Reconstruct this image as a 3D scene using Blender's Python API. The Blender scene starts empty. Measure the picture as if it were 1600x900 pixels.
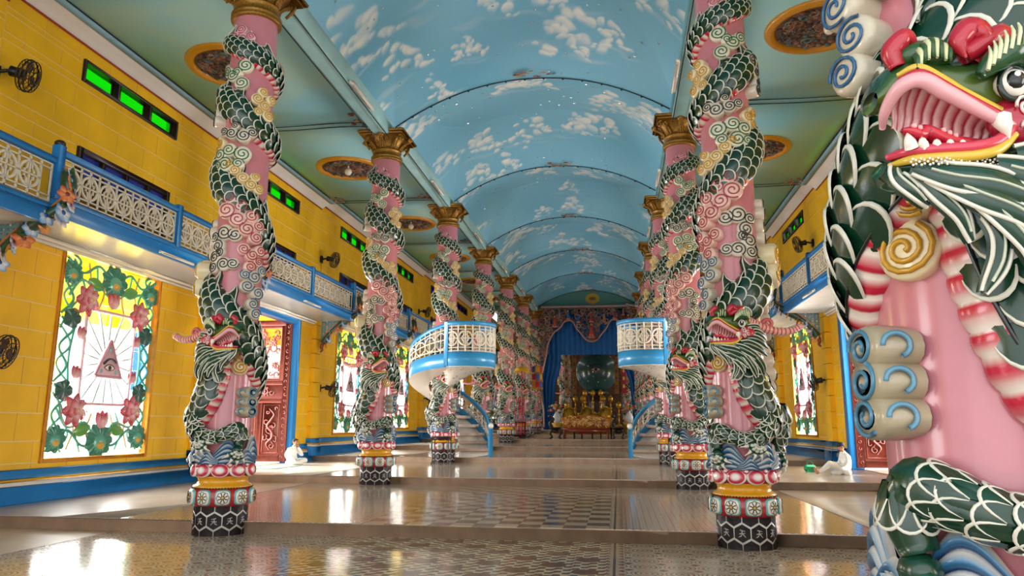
import bpy, math, random
import numpy as np
from mathutils import Matrix, Vector
random.seed(7); RNG = np.random.default_rng(7)
SC = bpy.context.scene; COL = SC.collection
PI = math.pi
# ---------------------------------------------------------------- layout constants (metres)
Y1, BAY, STEP = 11.2266, 7.5302, 0.1909      # first column row, bay length, rise per bay
CW = 3.97                                    # columns stand at x = -CW, +CW
XL, XR = -9.0, 9.35                          # side walls
def cy(k): return Y1 + BAY * (k - 1)         # y of column row k
def fl(k): return STEP * k                   # floor level of bay k (between rows k and k+1)
NB = 7                                       # last column row
# ---------------------------------------------------------------- camera
cam = bpy.data.cameras.new('camera'); camo = bpy.data.objects.new('camera', cam); COL.objects.link(camo)
_yaw, _pit, _rol = 0.1416, 0.1853, 0.0033
def cam_axes():
    sy, cyy, sp, cp = math.sin(_yaw), math.cos(_yaw), math.sin(_pit), math.cos(_pit)
    f = np.array([-sy*cp, cyy*cp, sp]); r = np.array([cyy, sy, 0]); u = np.cross(r, f)
    cr, sr = math.cos(_rol), math.sin(_rol)
    return cr*r + sr*u, -sr*r + cr*u, f
_r, _u, _f = cam_axes()
camo.matrix_world = Matrix(((_r[0], _u[0], -_f[0], 2.2188), (_r[1], _u[1], -_f[1], 0.0), (_r[2], _u[2], -_f[2], 1.6502), (0, 0, 0, 1)))
cam.sensor_width = 36; cam.lens = 1152.92 * 36 / 1600; cam.clip_start = .05; cam.clip_end = 400
SC.camera = camo
# ---------------------------------------------------------------- sky, daylight, exposure
SC.view_settings.view_transform = 'Standard'; SC.view_settings.look = 'None'
SC.view_settings.gamma = 1; SC.view_settings.use_curve_mapping = False
SC.view_settings.exposure = 0.35
W = bpy.data.worlds.new('sky'); SC.world = W; W.use_nodes = True
_bg = W.node_tree.nodes['Background']; _bg.inputs[0].default_value = (.93, .97, 1, 1); _bg.inputs[1].default_value = 1.7
SC.cycles.use_denoising = True
SC.cycles.max_bounces = 7; SC.cycles.diffuse_bounces = 4; SC.cycles.glossy_bounces = 3
SC.cycles.transparent_max_bounces = 10; SC.cycles.caustics_reflective = False; SC.cycles.caustics_refractive = False
SC.cycles.sample_clamp_indirect = 6
WIN_L = 21.0      # radiance of the overcast daylight outside windows and doors
def daylight(name, loc, rot, sx, sy, rad, color=(1, .985, .96)):
    l = bpy.data.lights.new(name, 'AREA'); l.shape = 'RECTANGLE'; l.size = sx; l.size_y = sy
    l.energy = rad * PI * sx * sy; l.color = color
    o = bpy.data.objects.new(name, l); COL.objects.link(o); o.location = loc; o.rotation_euler = rot
    return o
for k in range(-1, NB + 1):
    for x, rz in ((XL - .75, -PI/2), (XR + .75, PI/2)):
        door = (k == 2)
        xx = x + (-3.2 if x < 0 else 3.2) * door
        daylight('daylight_window', (xx - (.3 if x < 0 else -.3)*(not door), cy(k) + BAY/2, fl(k) + 2.6), (PI/2 + math.radians(24), 0, rz), 5.2 if door else 3.7, 5.4 if door else 5.0, (WIN_L*.26 if k < 1 else WIN_L if k < 5 else WIN_L*.6)*(.8 if door else 1))
daylight('daylight_entrance', (0.2, -13.5, 2.6), (PI/2 + math.radians(38), 0, 0), 15, 6.5, .7)
# ---------------------------------------------------------------- mesh builder
def lin(h):
    if isinstance(h, str):
        h = h.lstrip('#'); h = tuple(int(h[i:i+2], 16)/255 for i in (0, 2, 4))
    return tuple(c/12.92 if c <= .04045 else ((c+.055)/1.055)**2.4 for c in h)
class MB:
    def __init__(s): s.v = []; s.f = []; s.m = []; s.c = []; s.n = 0
    def add(s, vf, mat=0, col=(1, 1, 1), M=None):
        v, f = vf; v = np.asarray(v, float).reshape(-1, 3)
        if M is not None:
            M = np.array(M); v = v @ M[:3, :3].T + M[:3, 3]
        s.v.append(v); o = s.n
        s.f.extend([tuple(i + o for i in q) for q in f])
        if np.ndim(mat) == 0: s.m.extend([mat]*len(f))
        else: s.m.extend(list(mat))
        c = np.asarray(col, float)
        if c.ndim == 1: c = np.tile(c, (len(v), 1))
        s.c.append(c); s.n += len(v)
        return s
    def mesh(s, name, mats, smooth=True):
        me = bpy.data.meshes.new(name)
        V = np.concatenate(s.v) if s.v else np.zeros((0, 3))
        me.from_pydata(V.tolist(), [], s.f)
        if not isinstance(mats, (list, tuple)): mats = [mats]
        for m in mats: me.materials.append(m)
        if len(mats) > 1: me.polygons.foreach_set('material_index', np.array(s.m, dtype=np.int32))
        if smooth: me.polygons.foreach_set('use_smooth', np.ones(len(s.f), dtype=bool))
        C = np.concatenate(s.c) if s.c else np.zeros((0, 3))
        a = me.color_attributes.new('Col', 'FLOAT_COLOR', 'POINT')
        a.data.foreach_set('color', np.concatenate([C, np.ones((len(C), 1))], 1).ravel())
        me.update(); return me
def obj(name, me, parent=None, M=None, kind=None, label=None, cat=None, group=None):
    o = bpy.data.objects.new(name, me); COL.objects.link(o)
    if parent is not None: o.parent = parent
    if M is not None: o.matrix_local = M if isinstance(M, Matrix) else Matrix(np.asarray(M).tolist())
    if kind: o['kind'] = kind
    if label: o['label'] = label
    if cat: o['category'] = cat
    if group: o['group'] = group
    return o
def T(x=0, y=0, z=0, rz=0, rx=0, ry=0, s=1):
    m = Matrix.Translation((x, y, z)) @ Matrix.Rotation(rz, 4, 'Z') @ Matrix.Rotation(ry, 4, 'Y') @ Matrix.Rotation(rx, 4, 'X')
    if s != 1: m = m @ Matrix.Diagonal((s, s, s, 1) if np.ndim(s) == 0 else (s[0], s[1], s[2], 1))
    return m
# ---- primitives: each returns (verts, faces)
def gridf(nu, nv, cu=False, cv=False):
    F = []
    for i in range(nu if cu else nu-1):
        for j in range(nv if cv else nv-1):
            a = i*nv + j; b = ((i+1) % nu)*nv + j; c = ((i+1) % nu)*nv + (j+1) % nv; d = i*nv + (j+1) % nv
            F.append((a, b, c, d))
    return F
def box(x0, x1, y0, y1, z0, z1):
    v = [(x, y, z) for x in (x0, x1) for y in (y0, y1) for z in (z0, z1)]
    return v, [(0, 1, 3, 2), (4, 6, 7, 5), (0, 4, 5, 1), (2, 3, 7, 6), (0, 2, 6, 4), (1, 5, 7, 3)]
def bbox(x0, x1, y0, y1, z0, z1, b=.01):
    # box with chamfered edges
    xs, ys, zs = (x0, x1), (y0, y1), (z0, z1); v = []; idx = {}
    for i in (0, 1):
        for j in (0, 1):
            for k in (0, 1):
                sx, sy, sz = (b if i == 0 else -b), (b if j == 0 else -b), (b if k == 0 else -b)
                p = (xs[i], ys[j], zs[k])
                for a, q in enumerate(((p[0], p[1]+sy, p[2]+sz), (p[0]+sx, p[1], p[2]+sz), (p[0]+sx, p[1]+sy, p[2]))):
                    idx[i, j, k, a] = len(v); v.append(q)
    F = []
    for s in (0, 1):
        q = [(s, 0, 0), (s, 1, 0), (s, 1, 1), (s, 0, 1)]; f = [idx[c + (0,)] for c in q]; F.append(f if s else f[::-1])
        q = [(0, s, 0), (1, s, 0), (1, s, 1), (0, s, 1)]; f = [idx[c + (1,)] for c in q]; F.append(f[::-1] if s else f)
        q = [(0, 0, s), (1, 0, s), (1, 1, s), (0, 1, s)]; f = [idx[c + (2,)] for c in q]; F.append(f if s else f[::-1])
    for a in (0, 1):
        for b2 in (0, 1):
            F.append([idx[a, b2, 0, 0], idx[a, b2, 0, 1], idx[a, b2, 1, 1], idx[a, b2, 1, 0]])
            F.append([idx[a, 0, b2, 0], idx[a, 0, b2, 2], idx[a, 1, b2, 2], idx[a, 1, b2, 0]])
            F.append([idx[0, a, b2, 1], idx[0, a, b2, 2], idx[1, a, b2, 2], idx[1, a, b2, 1]])
    for i in (0, 1):
        for j in (0, 1):
            for k in (0, 1): F.append([idx[i, j, k, 0], idx[i, j, k, 1], idx[i, j, k, 2]])
    return v, [tuple(f) for f in F]
def frames(P):
    P = np.asarray(P, float); n = len(P)
    t = np.gradient(P, axis=0); t /= np.linalg.norm(t, axis=1)[:, None] + 1e-12
    up = np.array([0, 0, 1.]) if abs(t[0][2]) < .9 else np.array([1., 0, 0])
    a = np.cross(t[0], up); a /= np.linalg.norm(a); A = [a]
    for i in range(1, n):
        a = A[-1] - t[i]*np.dot(A[-1], t[i]); a /= np.linalg.norm(a) + 1e-12; A.append(a)
    A = np.array(A); return t, A, np.cross(t, A)
def tube(P, r, n=8, cap=True, flat=1.0, fr=None):
    P = np.asarray(P, float); m = len(P); r = np.broadcast_to(np.asarray(r, float), (m,))
    t, A, B = fr if fr is not None else frames(P)
    th = np.arange(n)*2*PI/n
    v = P[:, None, :] + r[:, None, None]*(np.cos(th)[None, :, None]*A[:, None, :] + flat*np.sin(th)[None, :, None]*B[:, None, :])
    F = gridf(m, n, False, True)
    F = [(a, d, c, b) for a, b, c, d in F]
    if cap: F += [tuple(range(n)), tuple(range((m-1)*n, m*n))[::-1]]
    return v.reshape(-1, 3), F
def lathe(prof, n=32, a0=0, a1=2*PI):
    prof = np.asarray(prof, float); full = abs(a1-a0-2*PI) < 1e-6
    th = a0 + (a1-a0)*np.arange(n)/(n if full else n-1)
    v = np.stack([np.outer(np.cos(th), prof[:, 0]), np.outer(np.sin(th), prof[:, 0]), np.tile(prof[:, 1], (n, 1))], -1)
    return v.reshape(-1, 3), gridf(n, len(prof), full, False)
def sphere(c, r, nu=12, nv=8):
    r = np.broadcast_to(np.asarray(r, float), (3,)); ph = np.linspace(1e-3, PI-1e-3, nv); th = np.arange(nu)*2*PI/nu
    v = np.stack([np.outer(np.cos(th), np.sin(ph)), np.outer(np.sin(th), np.sin(ph)), np.tile(-np.cos(ph), (nu, 1))], -1)
    return (v*r + np.asarray(c)).reshape(-1, 3), gridf(nu, nv, True, False)
def smooth(P, n, closed=False):
    # catmull-rom resample
    P = np.asarray(P, float); m = len(P)
    Q = np.concatenate([P[-1:] if closed else 2*P[:1]-P[1:2], P, P[:2] if closed else 2*P[-1:]-P[-2:-1]])
    segs = m if closed else m-1; t = np.linspace(0, segs, n, endpoint=not closed); i = np.minimum(t.astype(int), segs-1); f = (t-i)[:, None]
    a, b, c, d = Q[i], Q[i+1], Q[i+2], Q[np.minimum(i+3, len(Q)-1)]
    return .5*(2*b + (c-a)*f + (2*a-5*b+4*c-d)*f*f + (3*b-a-3*c+d)*f**3)
def plate(poly, y0, y1, bevel=0.0):
    # polygon in (x,z) extruded from y0 (front) to y1 (back)
    n = len(poly); P = np.asarray(poly, float)
    v = [(x, y0, z) for x, z in P] + [(x, y1, z) for x, z in P]
    area = .5*np.sum(P[:, 0]*np.roll(P[:, 1], -1) - np.roll(P[:, 0], -1)*P[:, 1])
    F = [tuple(range(n)), tuple(range(n, 2*n))[::-1]] + [(i, i+n, (i+1) % n + n, (i+1) % n) for i in range(n)]
    if area < 0: F = [f[::-1] for f in F]
    return v, F
def dome(c, rx, rz, h, n=14, rings=3, y0=0.0):
    # bulging disc in the x-z plane rising towards -y
    v = []; F = []
    for j in range(rings):
        q = 1 - j/rings; hh = h*math.sqrt(max(0, 1-q*q))
        for i in range(n):
            a = 2*PI*i/n; v.append((c[0]+rx*q*math.cos(a), y0-hh, c[1]+rz*q*math.sin(a)))
    v.append((c[0], y0-h, c[1]))
    for j in range(rings-1):
        for i in range(n): F.append((j*n+i, j*n+(i+1) % n, (j+1)*n+(i+1) % n, (j+1)*n+i))
    for i in range(n): F.append(((rings-1)*n+i, (rings-1)*n+(i+1) % n, rings*n))
    return v, F
# ---------------------------------------------------------------- materials
class NX:
    """tiny node expression helper"""
    def __init__(s, nt, so): s.nt, s.s = nt, so
    def op(s, o, b=None, c=None, rev=False):
        n = s.nt.nodes.new('ShaderNodeMath'); n.operation = o
        ins = [s, b, c] if not rev else [b, s, c]
        for i, x in enumerate(ins):
            if x is None: continue
            if isinstance(x, NX): s.nt.links.new(x.s, n.inputs[i])
            else: n.inputs[i].default_value = x
        return NX(s.nt, n.outputs[0])
    def __add__(s, b): return s.op('ADD', b)
    def __sub__(s, b): return s.op('SUBTRACT', b)
    def __rsub__(s, b): return s.op('SUBTRACT', b, rev=True)
    def __mul__(s, b): return s.op('MULTIPLY', b)
    def __truediv__(s, b): return s.op('DIVIDE', b)
    __radd__ = __add__; __rmul__ = __mul__
    def gt(s, b): return s.op('GREATER_THAN', b)
    def lt(s, b): return s.op('LESS_THAN', b)
    def frac(s): return s.op('FRACT')
    def floor(s): return s.op('FLOOR')
    def abs(s): return s.op('ABSOLUTE')
    def sin(s): return s.op('SINE')
    def sqrt(s): return s.op('SQRT')
    def mod(s, b): return s.op('FLOORED_MODULO', b)
    def max(s, b): return s.op('MAXIMUM', b)
    def min(s, b): return s.op('MINIMUM', b)
def newmat(name):
    m = bpy.data.materials.new(name); m.use_nodes = True
    return m, m.node_tree, m.node_tree.nodes['Principled BSDF']
def mixc(nt, fac, a, b):
    n = nt.nodes.new('ShaderNodeMix'); n.data_type = 'RGBA'
    for sock, x in ((n.inputs[0], fac), (n.inputs[6], a), (n.inputs[7], b)):
        if isinstance(x, NX): nt.links.new(x.s, sock)
        elif hasattr(x, 'is_output'): nt.links.new(x, sock)
        elif np.ndim(x) == 0: sock.default_value = x
        else: sock.default_value = (*x[:3], 1)
    return n.outputs[2]
def noise(nt, scale, detail=3, coord='Object', vec=None):
    n = nt.nodes.new('ShaderNodeTexNoise'); n.inputs['Scale'].default_value = scale; n.inputs['Detail'].default_value = detail
    if vec is None:
        if coord == 'World': g = nt.nodes.new('ShaderNodeNewGeometry'); vec = g.outputs['Position']
        else: g = nt.nodes.new('ShaderNodeTexCoord'); vec = g.outputs[coord]
    nt.links.new(vec, n.inputs['Vector']); return n.outputs['Fac']
def mat(name, col, rough=.5, metal=0, coat=0, var=.0, vscale=6, bump=0, bscale=40, col2=None, spec=.5, coord='World'):
    m, nt, b = newmat(name); c = lin(col)
    b.inputs['Base Color'].default_value = (*c, 1); b.inputs['Roughness'].default_value = rough
    b.inputs['Metallic'].default_value = metal; b.inputs['Coat Weight'].default_value = coat; b.inputs['Coat Roughness'].default_value = .12
    b.inputs['Specular IOR Level'].default_value = spec
    c2 = lin(col2) if col2 else tuple(x*(1-var) for x in c)
    if var or col2:
        f = noise(nt, vscale, 4, coord); r = nt.nodes.new('ShaderNodeMapRange'); nt.links.new(f, r.inputs[0])
        r.inputs[1].default_value = .35; r.inputs[2].default_value = .65
        nt.links.new(mixc(nt, NX(nt, r.outputs[0]), c, c2), b.inputs['Base Color'])
    if bump:
        bn = nt.nodes.new('ShaderNodeBump'); bn.inputs['Strength'].default_value = bump; bn.inputs['Distance'].default_value = .01
        nt.links.new(noise(nt, bscale, 3, coord), bn.inputs['Height']); nt.links.new(bn.outputs[0], b.inputs['Normal'])
    return m
def paint(name, rough=.3, coat=.3, metal=0, var=.12, bump=0, spec=.5):
    m, nt, b = newmat(name)
    a = nt.nodes.new('ShaderNodeAttribute'); a.attribute_name = 'Col'
    f = noise(nt, 14, 4, 'World')
    mx = nt.nodes.new('ShaderNodeMix'); mx.data_type = 'RGBA'; mx.blend_type = 'MULTIPLY'; mx.inputs[0].default_value = 1
    nt.links.new(a.outputs['Color'], mx.inputs[6])
    nt.links.new(mixc(nt, NX(nt, f), (1, 1, 1), (1-2*var, 1-2*var, 1-2.3*var)), mx.inputs[7]); nt.links.new(mx.outputs[2], b.inputs['Base Color'])
    b.inputs['Roughness'].default_value = rough; b.inputs['Coat Weight'].default_value = coat; b.inputs['Metallic'].default_value = metal
    b.inputs['Coat Roughness'].default_value = .1; b.inputs['Specular IOR Level'].default_value = spec
    if bump:
        bn = nt.nodes.new('ShaderNodeBump'); bn.inputs['Strength'].default_value = bump; bn.inputs['Distance'].default_value = .01
        nt.links.new(noise(nt, 30, 3, 'World'), bn.inputs['Height']); nt.links.new(bn.outputs[0], b.inputs['Normal'])
    return m
def glass(name, tint=None):
    # thin pane: daylight passes straight through, tinted, with a faint gloss
    m, nt, b = newmat(name); out = nt.nodes['Material Output']
    tr = nt.nodes.new('ShaderNodeBsdfTransparent'); gl = nt.nodes.new('ShaderNodeBsdfGlossy'); gl.inputs['Roughness'].default_value = .05
    if tint: tr.inputs[0].default_value = (*lin(tint), 1)
    else:
        a = nt.nodes.new('ShaderNodeAttribute'); a.attribute_name = 'Col'; nt.links.new(a.outputs['Color'], tr.inputs[0])
    mx = nt.nodes.new('ShaderNodeMixShader'); mx.inputs[0].default_value = .06
    nt.links.new(tr.outputs[0], mx.inputs[1]); nt.links.new(gl.outputs[0], mx.inputs[2]); nt.links.new(mx.outputs[0], out.inputs['Surface'])
    return m
PAINT = paint('painted_plaster', .32, .35)
GLOSS = paint('glazed_enamel', .25, .35, var=.06)
MATT = paint('matt_paint', .75, 0, var=.06)
GILT = paint('gilt_wood', .38, .1, metal=.6, var=.2)
YEL = mat('yellow_limewash', '#fac00a', .55, var=.12, vscale=1.3, bump=.08, bscale=25)
JOINT = mat('pale_joint', '#ecd29a', .7)
BLUE = mat('blue_enamel', '#2683ca', .38, coat=.2, var=.1, vscale=3)
BLUE2 = mat('light_blue_enamel', '#3a9ad2', .3, coat=.3, var=.06, vscale=3)
WHITE = mat('white_gloss_paint', '#efe6d9', .22, coat=.4, var=.05, vscale=2)
CREAM = mat('cream_lattice', '#ece0cc', .5, var=.08, vscale=5)
ORANGE = mat('orange_frame', '#d98a1e', .45, var=.2, vscale=8, bump=.15)
RED = mat('red_line', '#9c2b22', .5)
WOOD = mat('dark_red_wood', '#7d3428', .4, coat=.25, var=.3, vscale=9)
DARKW = mat('dark_brown_wood', '#2c1712', .42, coat=.2, var=.3, vscale=7)
BLACK = mat('black_metal', '#141313', .4)
GOLD = mat('gold_leaf', '#c9962f', .35, metal=.75, var=.35, vscale=30)
STONE = mat('brown_terrazzo', '#c0a48c', .28, var=.22, vscale=3.5, spec=.5)
PLAIN = mat('beige_polished_floor', '#e0d3c0', .27, var=.12, vscale=.9, spec=.4)
G_GREEN = glass('green_glass', '#2fd12b'); G_BLUE = glass('blue_glass', '#1c2fae')
G_ART = glass('art_glass')
CLOTH = mat('blue_curtain_cloth', '#0f5ea6', .8, var=.2, vscale=2)
# ================================================================ FLOOR
def pos(nt):
    g = nt.nodes.new('ShaderNodeNewGeometry'); sp = nt.nodes.new('ShaderNodeSeparateXYZ'); nt.links.new(g.outputs['Position'], sp.inputs[0])
    return NX(nt, sp.outputs[0]), NX(nt, sp.outputs[1]), NX(nt, sp.outputs[2]), g.outputs['Position']
def tilemat(name, kind):
    m, nt, b = newmat(name); x, y, z, P = pos(nt)
    if kind == 'checker':
        s = .3382; i = ((x + 1.67)/s).floor() + ((y - Y1)/s).floor(); chk = i.mod(2).gt(.5)
        c = mixc(nt, chk, lin('#c2ab92'), lin('#66554a'))
    elif kind == 'medallion':
        s = .4; u = ((x + 5.7)/s).frac() - .5; v = ((y - Y1)/s).frac() - .5; r = (u*u + v*v).sqrt()
        ring = (r*44).sin().gt(.15)*r.lt(.47); c = mixc(nt, ring, lin('#c3b49f'), lin('#75665a'))
        c = mixc(nt, r.lt(.07), c, lin('#7a3d30')); c = mixc(nt, (u.abs() + v.abs()).gt(.82), c, lin('#6d5547'))
    elif kind == 'mosaic':
        s = .2; u = ((x + 1.67)/s).frac() - .5; v = ((y - Y1)/s).frac() - .5
        a = ((u*2*PI).sin()*(v*2*PI).sin()).gt(.1); d = (u.abs() + v.abs()).lt(.22)
        w = ((x*(PI/.4)).sin()*(y*(PI/.4)).sin()).gt(.35)
        c = mixc(nt, a, lin('#d6c7ae'), lin('#675d45')); c = mixc(nt, d, c, lin('#8d4a38')); c = mixc(nt, w, c, lin('#6f4a3c'))
    elif kind == 'fine':
        s = .2; u = ((x + 5.7)/s).frac() - .5; v = ((y - Y1)/s).frac() - .5; r = (u*u + v*v).sqrt()
        q = ((u.abs() - .25)*(u.abs() - .25) + (v.abs() - .25)*(v.abs() - .25)).sqrt()
        c = mixc(nt, (q*30).sin().gt(.2), lin('#c8b8a2'), lin('#85766a')); c = mixc(nt, r.lt(.12), c, lin('#8a5a48'))
    else:
        v = ((y - Y1)/.2).frac() - .5; u = ((x + 1.87)/.2).frac() - .5
        c = mixc(nt, (u.abs() + v.abs()).lt(.3), lin('#b8a88f'), lin('#87453a')); c = mixc(nt, u.abs().gt(.42), c, lin('#4c3c34'))
    f = noise(nt, 2.2, 5, 'World'); nt.links.new(mixc(nt, NX(nt, f)*.35, c, lin('#b59c80')), b.inputs['Base Color'])
    b.inputs['Roughness'].default_value = .13; b.inputs['Specular IOR Level'].default_value = .6
    bn = nt.nodes.new('ShaderNodeBump'); bn.inputs['Strength'].default_value = .05; bn.inputs['Distance'].default_value = .02
    nt.links.new(noise(nt, 5, 2, 'World'), bn.inputs['Height']); nt.links.new(bn.outputs[0], b.inputs['Normal'])
    return m
TM = {k: tilemat('cement_tile_' + k, k) for k in ('checker', 'medallion', 'mosaic', 'fine', 'border')}
def tile_mesh(kind, n):
    mb = MB(); mb.add(bbox(-.5, .5, -.5, .5, -1, 0, .012)); return mb.mesh('tile_%s' % kind, TM[kind], False)
TILE = {k: tile_mesh(k, 0) for k in TM}
def zones(k):
    out_k = 'medallion' if k == 0 else 'fine'; cen = 'mosaic' if k == 0 else ('checker' if k == 1 else 'fine')
    n = 11 if k == 1 else 9
    Z = [(-5.7, -1.87, 10 if k < 2 else 10, out_k), (-1.87, -1.67, 1, 'border'), (-1.67, 2.05, n, cen), (2.05, 2.25, 1, 'border'), (2.25, 5.85, 9, out_k)]
    return Z
COLTAB = [(s*CW, cy(k)) for s in (-1, 1) for k in range(-1, 12)]
for k in range(-1, NB + 3):
    z = fl(k); y0, y1 = cy(k), cy(k+1)
    mb = MB(); mb.add(bbox(XL - .25, XR + .25, y0, y1 + .02, z - .5, z - .006, .012))
    f = obj('floor', mb.mesh('floor_slab', STONE), kind='structure', label='brown terrazzo step and floor level %s, counted from the camera' % ('zero one two three four five six seven eight nine ten eleven'.split()[max(k, 0)] if k >= 0 else 'behind the camera'))
    for xa, xb, nm in ((XL, -5.72, 'left'), (5.87, XR, 'right')):
        mb = MB(); mb.add(bbox(xa, xb, y0 + .02, y1 - .005, z - .02, z, .004)); obj('side_floor', mb.mesh('side_floor', PLAIN), f)
    for xa, xb in ((-5.72, -5.7), (5.85, 5.87)):
        mb = MB(); mb.add(box(xa, xb, y0 + .02, y1 - .005, z - .02, z + .001)); obj('edge_strip', mb.mesh('edge_strip', DARKW), f)
    rowh = .3382 if k == 1 else .4; nr = int((y1 - y0)/rowh); cells = []
    for r in range(nr + 1):
        ya = y0 + .01 + r*rowh; yb = min(ya + rowh, y1)
        if yb - ya < .05: continue
        for xa, xb, n, kd in zones(k):
            for i in range(n): cells.append((xa + (xb-xa)*i/n, xa + (xb-xa)*(i+1)/n, ya, yb, kd, r))
    stuff = {}
    cnt = 0
    for xa, xb, ya, yb, kd, r in cells:
        ind = (k == 0 and ya > 7.2) or (k == 1 and r < 9)
        M = T((xa+xb)/2, (ya+yb)/2, z + random.uniform(-.0004, .0004), rx=random.gauss(0, .0012), ry=random.gauss(0, .0012), s=(xb-xa-.003, yb-ya-.003, .012))
        if ind and cnt < 300: obj('tile', TILE[kd], f, M); cnt += 1
        elif k >= 0 and k < 4:
            stuff.setdefault(kd, MB()).add(bbox(-.5, .5, -.5, .5, -1, 0, .012), M=M)
        elif r == 0: stuff.setdefault(kd, []).append((xa, xb, y0 + .01, y1))
    for kd, s in stuff.items():
        if isinstance(s, list):
            mb = MB()
            for q in s: mb.add(box(q[0], q[1], q[2], q[3], z - .02, z))
            s = mb
        obj('tile_field', s.mesh('tile_field', TM[kd], False), f, kind='stuff')
# ================================================================ VAULT AND AISLE CEILINGS
VW = 3.86; VC = .08
def vault_z(x, t):
    # groined bay: end cells rise from the arches, side cells from the beams, meeting in a crease
    q = np.clip(np.abs((x - VC)/VW), 0, 1); g = 1 - q**2.1; d = np.minimum(t, 1 - t)*BAY
    return 9.62 + np.minimum(1.80*(1 - q**2.7), 1.24*g + .15*d)
def sky_paint(X, Y, y0, n, seed, vary=1.0):
    rg = np.random.default_rng(seed); top = np.array(lin('#ecebe6')); low = np.array(lin('#b4cfdc'))
    base = np.array(lin('#78b8d6')); C = np.tile(base, X.shape + (1,))
    # soft brush variation of the painted blue
    for _ in range(14):
        a = rg.uniform(.4, 1.6, 2); ph = rg.uniform(0, 6.3); w = np.sin(X*a[0] + Y*a[1]*rg.choice([-1, 1]) + ph)
        C += (w*.008)[..., None]*np.array([.8, 1, 1.1])
    X = X + .05*np.sin(Y*5.1 + 1) + .03*np.sin(X*9 + Y*7); Y = Y + .06*np.sin(X*6.3) + .035*np.sin(Y*10.5 + X*4)
    def puff(cx, cyy, r, A, shade):
        d = np.hypot(X - cx, (Y - cyy)*.72)/r; m = np.clip((1 - d)/.3, 0, 1)*A*np.clip(.55 + .7*(cyy - Y)/r + .35, .12, 1)
        up = np.clip(.5 + .5*((cyy - Y) + .6*np.sign(cx)*(cx - X)*-1)/r, 0, 1)     # painted lighter on the side towards the entrance
        col = low + (top - low)*np.clip(up*1.2 + shade, 0, 1)[..., None]
        return m[..., None], col
    for i in range(n):
        ex = rg.uniform(-VW*1.04, VW*1.04); ey = y0 + rg.uniform(-.1, BAY + .1); sc = rg.uniform(.17, .34)
        m = int(rg.integers(14, 30)); ang = rg.uniform(-.5, .5)
        pts = []
        for j in range(m):
            a = (j/(m-1) - .5)*2; bx = ex + a*sc*1.9*math.cos(ang) + rg.normal(0, sc*.35)
            by = ey + a*sc*2.3*math.sin(ang) - abs(1 - abs(a))*rg.uniform(0, 5.5)*sc + rg.normal(0, .35)*sc
            pts.append((by, bx, sc*rg.uniform(.34, .74)*(1 - .4*abs(a))))
        for by, bx, r in sorted(pts):
            mm, col = puff(bx, by, r, rg.uniform(.55, .95), rg.uniform(-.15, .1)); C = C*(1-mm) + col*mm
        for j in range(3):     # thin trailing wisps
            bx = ex + rg.uniform(-4, 4)*sc; by = ey + rg.uniform(.3, 1.2)*sc; d = np.hypot((X-bx)/(sc*2.2), (Y-by)/(sc*.5)); mm = (np.clip(1-d, 0, 1)**1.5*.45)[..., None]
            C = C*(1-mm) + low*mm
    return np.clip(C, 0, 1)
SKYP = paint('painted_sky', .62, 0, var=.05)
SILVER = mat('silver_star', '#cfd4d8', .25, metal=.6)
CORAL = paint('relief_paint', .6, 0, var=.2)
WIRE = mat('black_wire', '#1c1a1a', .6)
PALE = mat('pale_teal_beam', '#a8d4d6', .6, var=.15, vscale=1.5)
AISLE = mat('aisle_ceiling_teal', '#93d8f0', .7, col2='#b4dcd4', vscale=.45)
TRIMB = mat('light_blue_trim', '#93c0d8', .6, var=.1)
COVE = mat('white_cove', '#f0e9e4', .6, var=.06, vscale=1)
STARM = None
def star_mesh_into(mb, P, Nn, r, rot):
    Nn = Nn/np.linalg.norm(Nn); a = np.cross(Nn, [0, 1., 0]); a /= np.linalg.norm(a); b = np.cross(Nn, a)
    v = [P + Nn*.02]
    for i in range(10):
        rr = r if i % 2 == 0 else r*.45; th = rot + i*PI/5; v.append(P + rr*(math.cos(th)*a + math.sin(th)*b) + Nn*.004)
    mb.add((v, [(0, 1+i, 1+(i+1) % 10) for i in range(10)]))
def scroll_relief(mb, c, size, n, cols, seed, flat='z'):
    rg = np.random.default_rng(seed)
    for i in range(n):
        p = rg.normal(0, 1, 2)*size*.42; p *= min(1, .68*size/(np.hypot(*p) + 1e-9)); r = rg.uniform(.06, .16)*size; tt = np.linspace(0, rg.uniform(6, 10), 22); rad = r*(1 - tt/12)
        a0 = rg.uniform(0, 6.3); X = p[0] + rad*np.cos(tt + a0); Y = p[1] + rad*np.sin(tt + a0)
        L = np.stack([X + c[0], Y + c[1], np.full_like(X, c[2])], -1)
        mb.add(tube(L, size*.022, 5), col=lin(cols[i % len(cols)]))
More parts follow.
